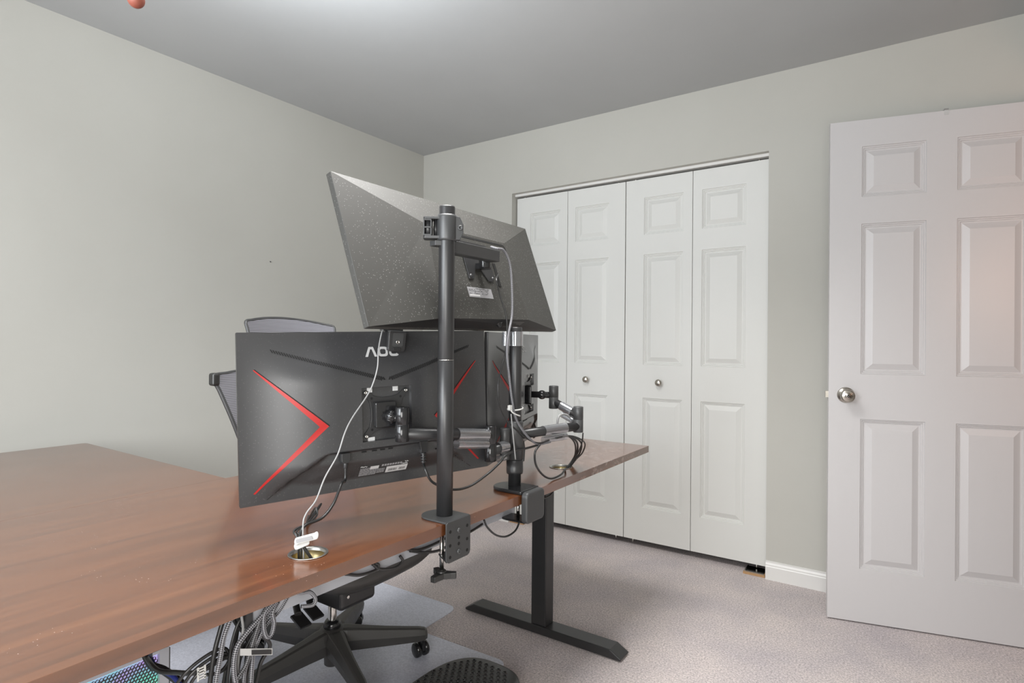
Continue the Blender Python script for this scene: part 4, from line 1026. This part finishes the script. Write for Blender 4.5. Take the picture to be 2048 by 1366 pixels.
# zip ties
zt = thing('cable_tie', 'white cable tie cinched around the shorter pole and its cables', 'cable tie', V3(P2, .985))
pz = at(1031, 817, 'x', P2.x)
g = G(); g.tube([V3(P2, pz.z)+Vector((math.cos(a)*.0215, math.sin(a)*.0215, .003*math.sin(a))) for a in [2*PI*i/16 for i in range(17)]], .0022, 6, 2)
obj('loop', g, M['offwhite'], zt)
hd = at(1020, 815, 'x', -.893)
obj('tail', G().box((-.004, -.005, -.006), (.004, .005, .006), Matrix.Translation(hd)).tube([hd, at(1024, 824, 'x', -.889), at(1032, 829, 'x', -.886), at(1040, 832, 'x', -.886)], .0020, 6, 4), M['offwhite'], zt)
pts = [at(1022, 828, 'x', -.892), at(1026, 870, 'x', -.890), at(1031, 919, 'x', -.889)]
cable('pale_strip', 'long pale plastic tie tail standing beside the shorter pole', pts, .0022, M['greycable'], 'strip', n=4)

# under-desk loops of cable
xt = -.925
for k_, P_ in enumerate((
    [(745, 1128), (760, 1138), (790, 1135), (805, 1122), (800, 1112)],
    [(690, 1148), (720, 1150), (752, 1140), (757, 1130), (750, 1126)],
    [(820, 1102), (850, 1105), (880, 1100), (905, 1085), (930, 1070), (950, 1058), (965, 1048)],
    [(812, 1098), (835, 1100), (860, 1092), (885, 1080), (905, 1070)])):
    cable('slack_cable', 'black cable sagging in a shallow loop along the grey under desk tray', [at(x, y, 'x', xt) for x, y in P_], .0032, M['cable'], group='slack cables along the under desk tray')
pts = [at(968, 1040, 'x', -.90), at(975, 1055, 'x', -.90), at(992, 1070, 'x', -.90), at(1012, 1073, 'x', -.90), at(1030, 1062, 'x', -.90), at(1038, 1045, 'x', -.90), at(1037, 1030, 'x', -.90)]
cable('hanging_loop', 'black cable loop hanging below the desk between the two clamps', pts, .0026, M['cable'])
cable('bracket_cable', 'black cable crossing the top of the far desk leg', [at(1048, 1000, 'x', -1.0), at(1075, 1000, 'x', -1.0), at(1098, 992, 'x', -1.0), at(1108, 980, 'x', -1.0)], .003, M['cable'])
# the hanging bundle under the desk
XB = -.945
bundle = [
 (.0038, 'cable', [(452, 1222), (440, 1262), (428, 1310), (420, 1366), (416, 1420)]),
 (.0045, 'cable', [(507, 1195), (497, 1240), (480, 1290), (468, 1340), (458, 1420)]),
 (.0036, 'cable', [(470, 1208), (488, 1235), (512, 1262), (540, 1290), (520, 1330), (500, 1420)]),
 (.0028, 'cable', [(560, 1180), (530, 1215), (505, 1250), (480, 1300), (470, 1366), (466, 1420)]),
 (.0028, 'cable', [(535, 1190), (517, 1225), (500, 1262), (492, 1320), (486, 1366), (480, 1420)]),
 (.0032, 'cable', [(480, 1205), (476, 1250), (468, 1300), (452, 1340), (440, 1420)]),
 (.0026, 'cable', [(575, 1172), (550, 1205), (525, 1235), (495, 1290), (478, 1330), (474, 1420)]),
]
bundle += [
 (.0024, 'cable', [(590, 1172), (566, 1196), (540, 1222), (516, 1262), (506, 1312), (500, 1366), (496, 1420)]),
 (.0022, 'cable', [(498, 1202), (505, 1232), (500, 1270), (478, 1312), (462, 1366), (452, 1420)]),
 (.0026, 'cable', [(525, 1192), (508, 1215), (480, 1240), (464, 1285), (458, 1330), (450, 1420)]),
 (.0030, 'cable', [(462, 1214), (470, 1244), (492, 1275), (500, 1318), (490, 1366), (488, 1420)]),
 (.0024, 'greycable', [(478, 1206), (484, 1238), (486, 1262), (478, 1300), (474, 1366), (470, 1420)])]
braids = [
 (.0040, 'braid', [(480, 1208), (462, 1238), (448, 1275), (440, 1320), (432, 1366), (430, 1420)]),
 (.0042, 'braid', [(560, 1186), (545, 1210), (518, 1238), (490, 1270), (472, 1300), (468, 1345), (480, 1390), (500, 1420)]),
 (.0040, 'braid', [(570, 1182), (548, 1215), (530, 1240), (512, 1268), (506, 1310), (502, 1366), (500, 1420)]),
 (.0038, 'braid2', [(545, 1195), (524, 1232), (508, 1278), (492, 1330), (470, 1366), (458, 1420)]),
 (.0036, 'braid', [(585, 1178), (574, 1196), (556, 1225), (532, 1250), (512, 1290), (490, 1340), (484, 1420)]),
]
for i, (r_, mk, P_) in enumerate(bundle):
    if mk == 'greycable': cable('pale_cable', 'thin pale grey cable inside the hanging bundle', [at(x, y, 'x', XB+.008) for x, y in P_], r_, M[mk]); continue
    cable('bundle_cable', 'smooth black cable hanging in the bundle below the near desk edge', [at(x, y, 'x', XB-.010*(i % 3)) for x, y in P_], r_, M[mk], group='smooth black cables in the hanging bundle')
for i, (r_, mk, P_) in enumerate(braids):
    cable('bundle_braided_cable', 'grey braided cable hanging in the bundle below the near desk edge', [at(x, y, 'x', XB+.012+.006*(i % 2)) for x, y in P_], r_, M[mk], group='braided cables in the hanging bundle')
pts = [at(568, 1178, 'x', -.918), at(600, 1186, 'x', -.912), at(620, 1184, 'x', -.910), at(631, 1198, 'x', -.910), at(625, 1210, 'x', -.912), at(602, 1213, 'x', -.92)]
cable('braided_loop', 'grey braided cable hooped around the pale under desk tray', pts, .0036, M['braid'])
pts = [at(560, 1190, 'x', -.93), at(548, 1205, 'x', -.925), at(530, 1225, 'x', -.925), at(527, 1252, 'x', -.925), at(533, 1273, 'x', -.925), at(543, 1268, 'x', -.925), at(548, 1245, 'x', -.925), at(545, 1225, 'x', -.925), at(555, 1205, 'x', -.93)]
cable('braided_teardrop', 'grey braided cable bent into a small teardrop beside the bundle', pts, .0038, M['braid'])
# cables to the tower
pts = [at(294, 1296, 'x', PX+.004), at(296, 1308, 'x', -1.20), at(300, 1325, 'x', -1.13), at(318, 1342, 'x', -1.08), at(350, 1345, 'x', -1.04), at(385, 1346, 'x', -.99), at(410, 1338, 'x', -.96), at(440, 1320, 'x', -.95), at(470, 1305, 'x', -.95)]
cable('tower_cable', 'black cable running from the computer tower across to the bundle', pts, .0042, M['cable'])
pts = [at(288, 1294, 'x', PX+.004), at(290, 1306, 'x', -1.20), at(303, 1330, 'x', -1.14), at(330, 1342, 'x', -1.11), at(365, 1370, 'x', -1.07), at(400, 1410, 'x', -1.03)]
cable('tower_trunk_cable', 'thick black cable dropping from the back of the computer tower', pts, .0070, M['cable'])
pts = [at(300, 1296, 'x', PX+.004), at(300, 1305, 'x', -1.20), at(302, 1318, 'x', -1.15), at(315, 1338, 'x', -1.12), at(345, 1352, 'x', -1.08), at(372, 1385, 'x', -1.05)]
cable('blue_cable', 'dark blue network cable plugged into the computer tower', pts, .0040, M['blue'])
for k_ in range(3):
    pts = [at(352+k_*10, 1370+k_*8, 'x', -.97), at(372+k_*8, 1345+k_*6, 'x', -.96), at(398+k_*6, 1322+k_*7, 'x', -.955), at(430+k_*4, 1302+k_*8, 'x', -.95), at(452, 1298+k_*9, 'x', -.95), at(458+k_*8, 1320, 'x', -.95), at(440, 1344, 'x', -.95), at(412, 1350, 'x', -.955)]
    cable('coiled_cable', 'black cable coiled around the side of the hanging bundle', pts, .0028, M['cable'], group='cables coiled beside the bundle')
t = thing('cable_strap', 'pale ladder strap around the coiled cables near the tower', 'strap', at(403, 1345, 'x', -.945))
g = G(); 
a_, b_2 = at(400, 1334, 'x', -.942), at(406, 1358, 'x', -.942); hw = Vector((0, .0055, 0))
dz_ = (b_2-a_)
g.box((-.0008, -.0012, -dz_.length/2), (.0008, .0012, dz_.length/2), Matrix.Translation((a_+b_2)/2-hw)); g.box((-.0008, -.0012, -dz_.length/2), (.0008, .0012, dz_.length/2), Matrix.Translation((a_+b_2)/2+hw))
for k_ in range(5): g.box((-.0008, -.0055, -.0010), (.0008, .0055, .0010), Matrix.Translation(a_.lerp(b_2, (k_+.5)/5)))
obj('band', g, M['offwhite'], t)
t = thing('cable_strap', 'white and black hook and loop strap sticking out of the bundle', 'strap', at(515, 1304, 'x', -.925))
p0_, p1_ = at(480, 1304, 'x', -.922), at(502, 1304, 'x', -.922); p2_ = at(541, 1303, 'x', -.922)
def band(p, q, h_, x): return G().prism([(-.5, -1), (.5, -1), (.5, 1), (-.5, 1)], lambda a, b: (p+q)/2+(q-p)*a+Vector((x, 0, b*h_)), lambda a, b: (p+q)/2+(q-p)*a+Vector((x+.0015, 0, b*h_)))
obj('white_band', band(p0_, p2_+(p2_-p1_)*.08, .0058, 0), M['white'], t)
obj('black_band', band(p1_, p2_, .0040, .0016), M['cable'], t)

# ------------------------------------------------------------------ lights
def area(name, loc, target, size, energy, col=(1, 1, 1), sy_=None, spread=None):
    l = bpy.data.lights.new(name, 'AREA'); l.energy = energy; l.color = col; l.size = size
    if sy_: l.shape = 'RECTANGLE'; l.size_y = sy_
    if spread: l.spread = spread
    o = bpy.data.objects.new(name, l); C.objects.link(o); o.location = loc
    o.rotation_euler = (Vector(target)-Vector(loc)).to_track_quat('-Z', 'Y').to_euler(); return o
area('window_light', (wx1-.75, YN-.12, (wz0+wz1)/2), (-2.1, 1.6, 1.35), 1.5, 104, (.94, .98, 1.0), 1.3)
area('ceiling_bounce_light', (-1.45, 1.0, 2.08), (-1.5, 1.15, 2.44), .5, 10, (.88, .95, 1.0))
area('floor_fill_light', (-.95, 1.15, 2.36), (-.95, 1.3, 0), .7, 25, (1.0, .98, .96), spread=math.radians(120))  # added overhead fill without a fixture, brightens carpet and floor
area('room_fill_light', (.2, -.75, .95), (-1.5, 1.8, .5), 1.1, 42, (1.0, .99, .97))
area('hall_light', (.75, 1.85, 1.45), (.40, 2.85, 1.45), .35, 4.6, (1.0, .62, .45))
w = bpy.data.worlds.new('world'); bpy.context.scene.world = w; w.use_nodes = True
bg = w.node_tree.nodes['Background']; bg.inputs[0].default_value = (.85, .92, 1, 1); bg.inputs[1].default_value = .8
sc_ = bpy.context.scene
sc_.view_settings.view_transform = 'Standard'; sc_.view_settings.look = 'None'; sc_.view_settings.exposure = 0.0
sc_.cycles.max_bounces = 8; sc_.cycles.diffuse_bounces = 5; sc_.cycles.transparent_max_bounces = 16
sc_.cycles.sample_clamp_indirect = 4
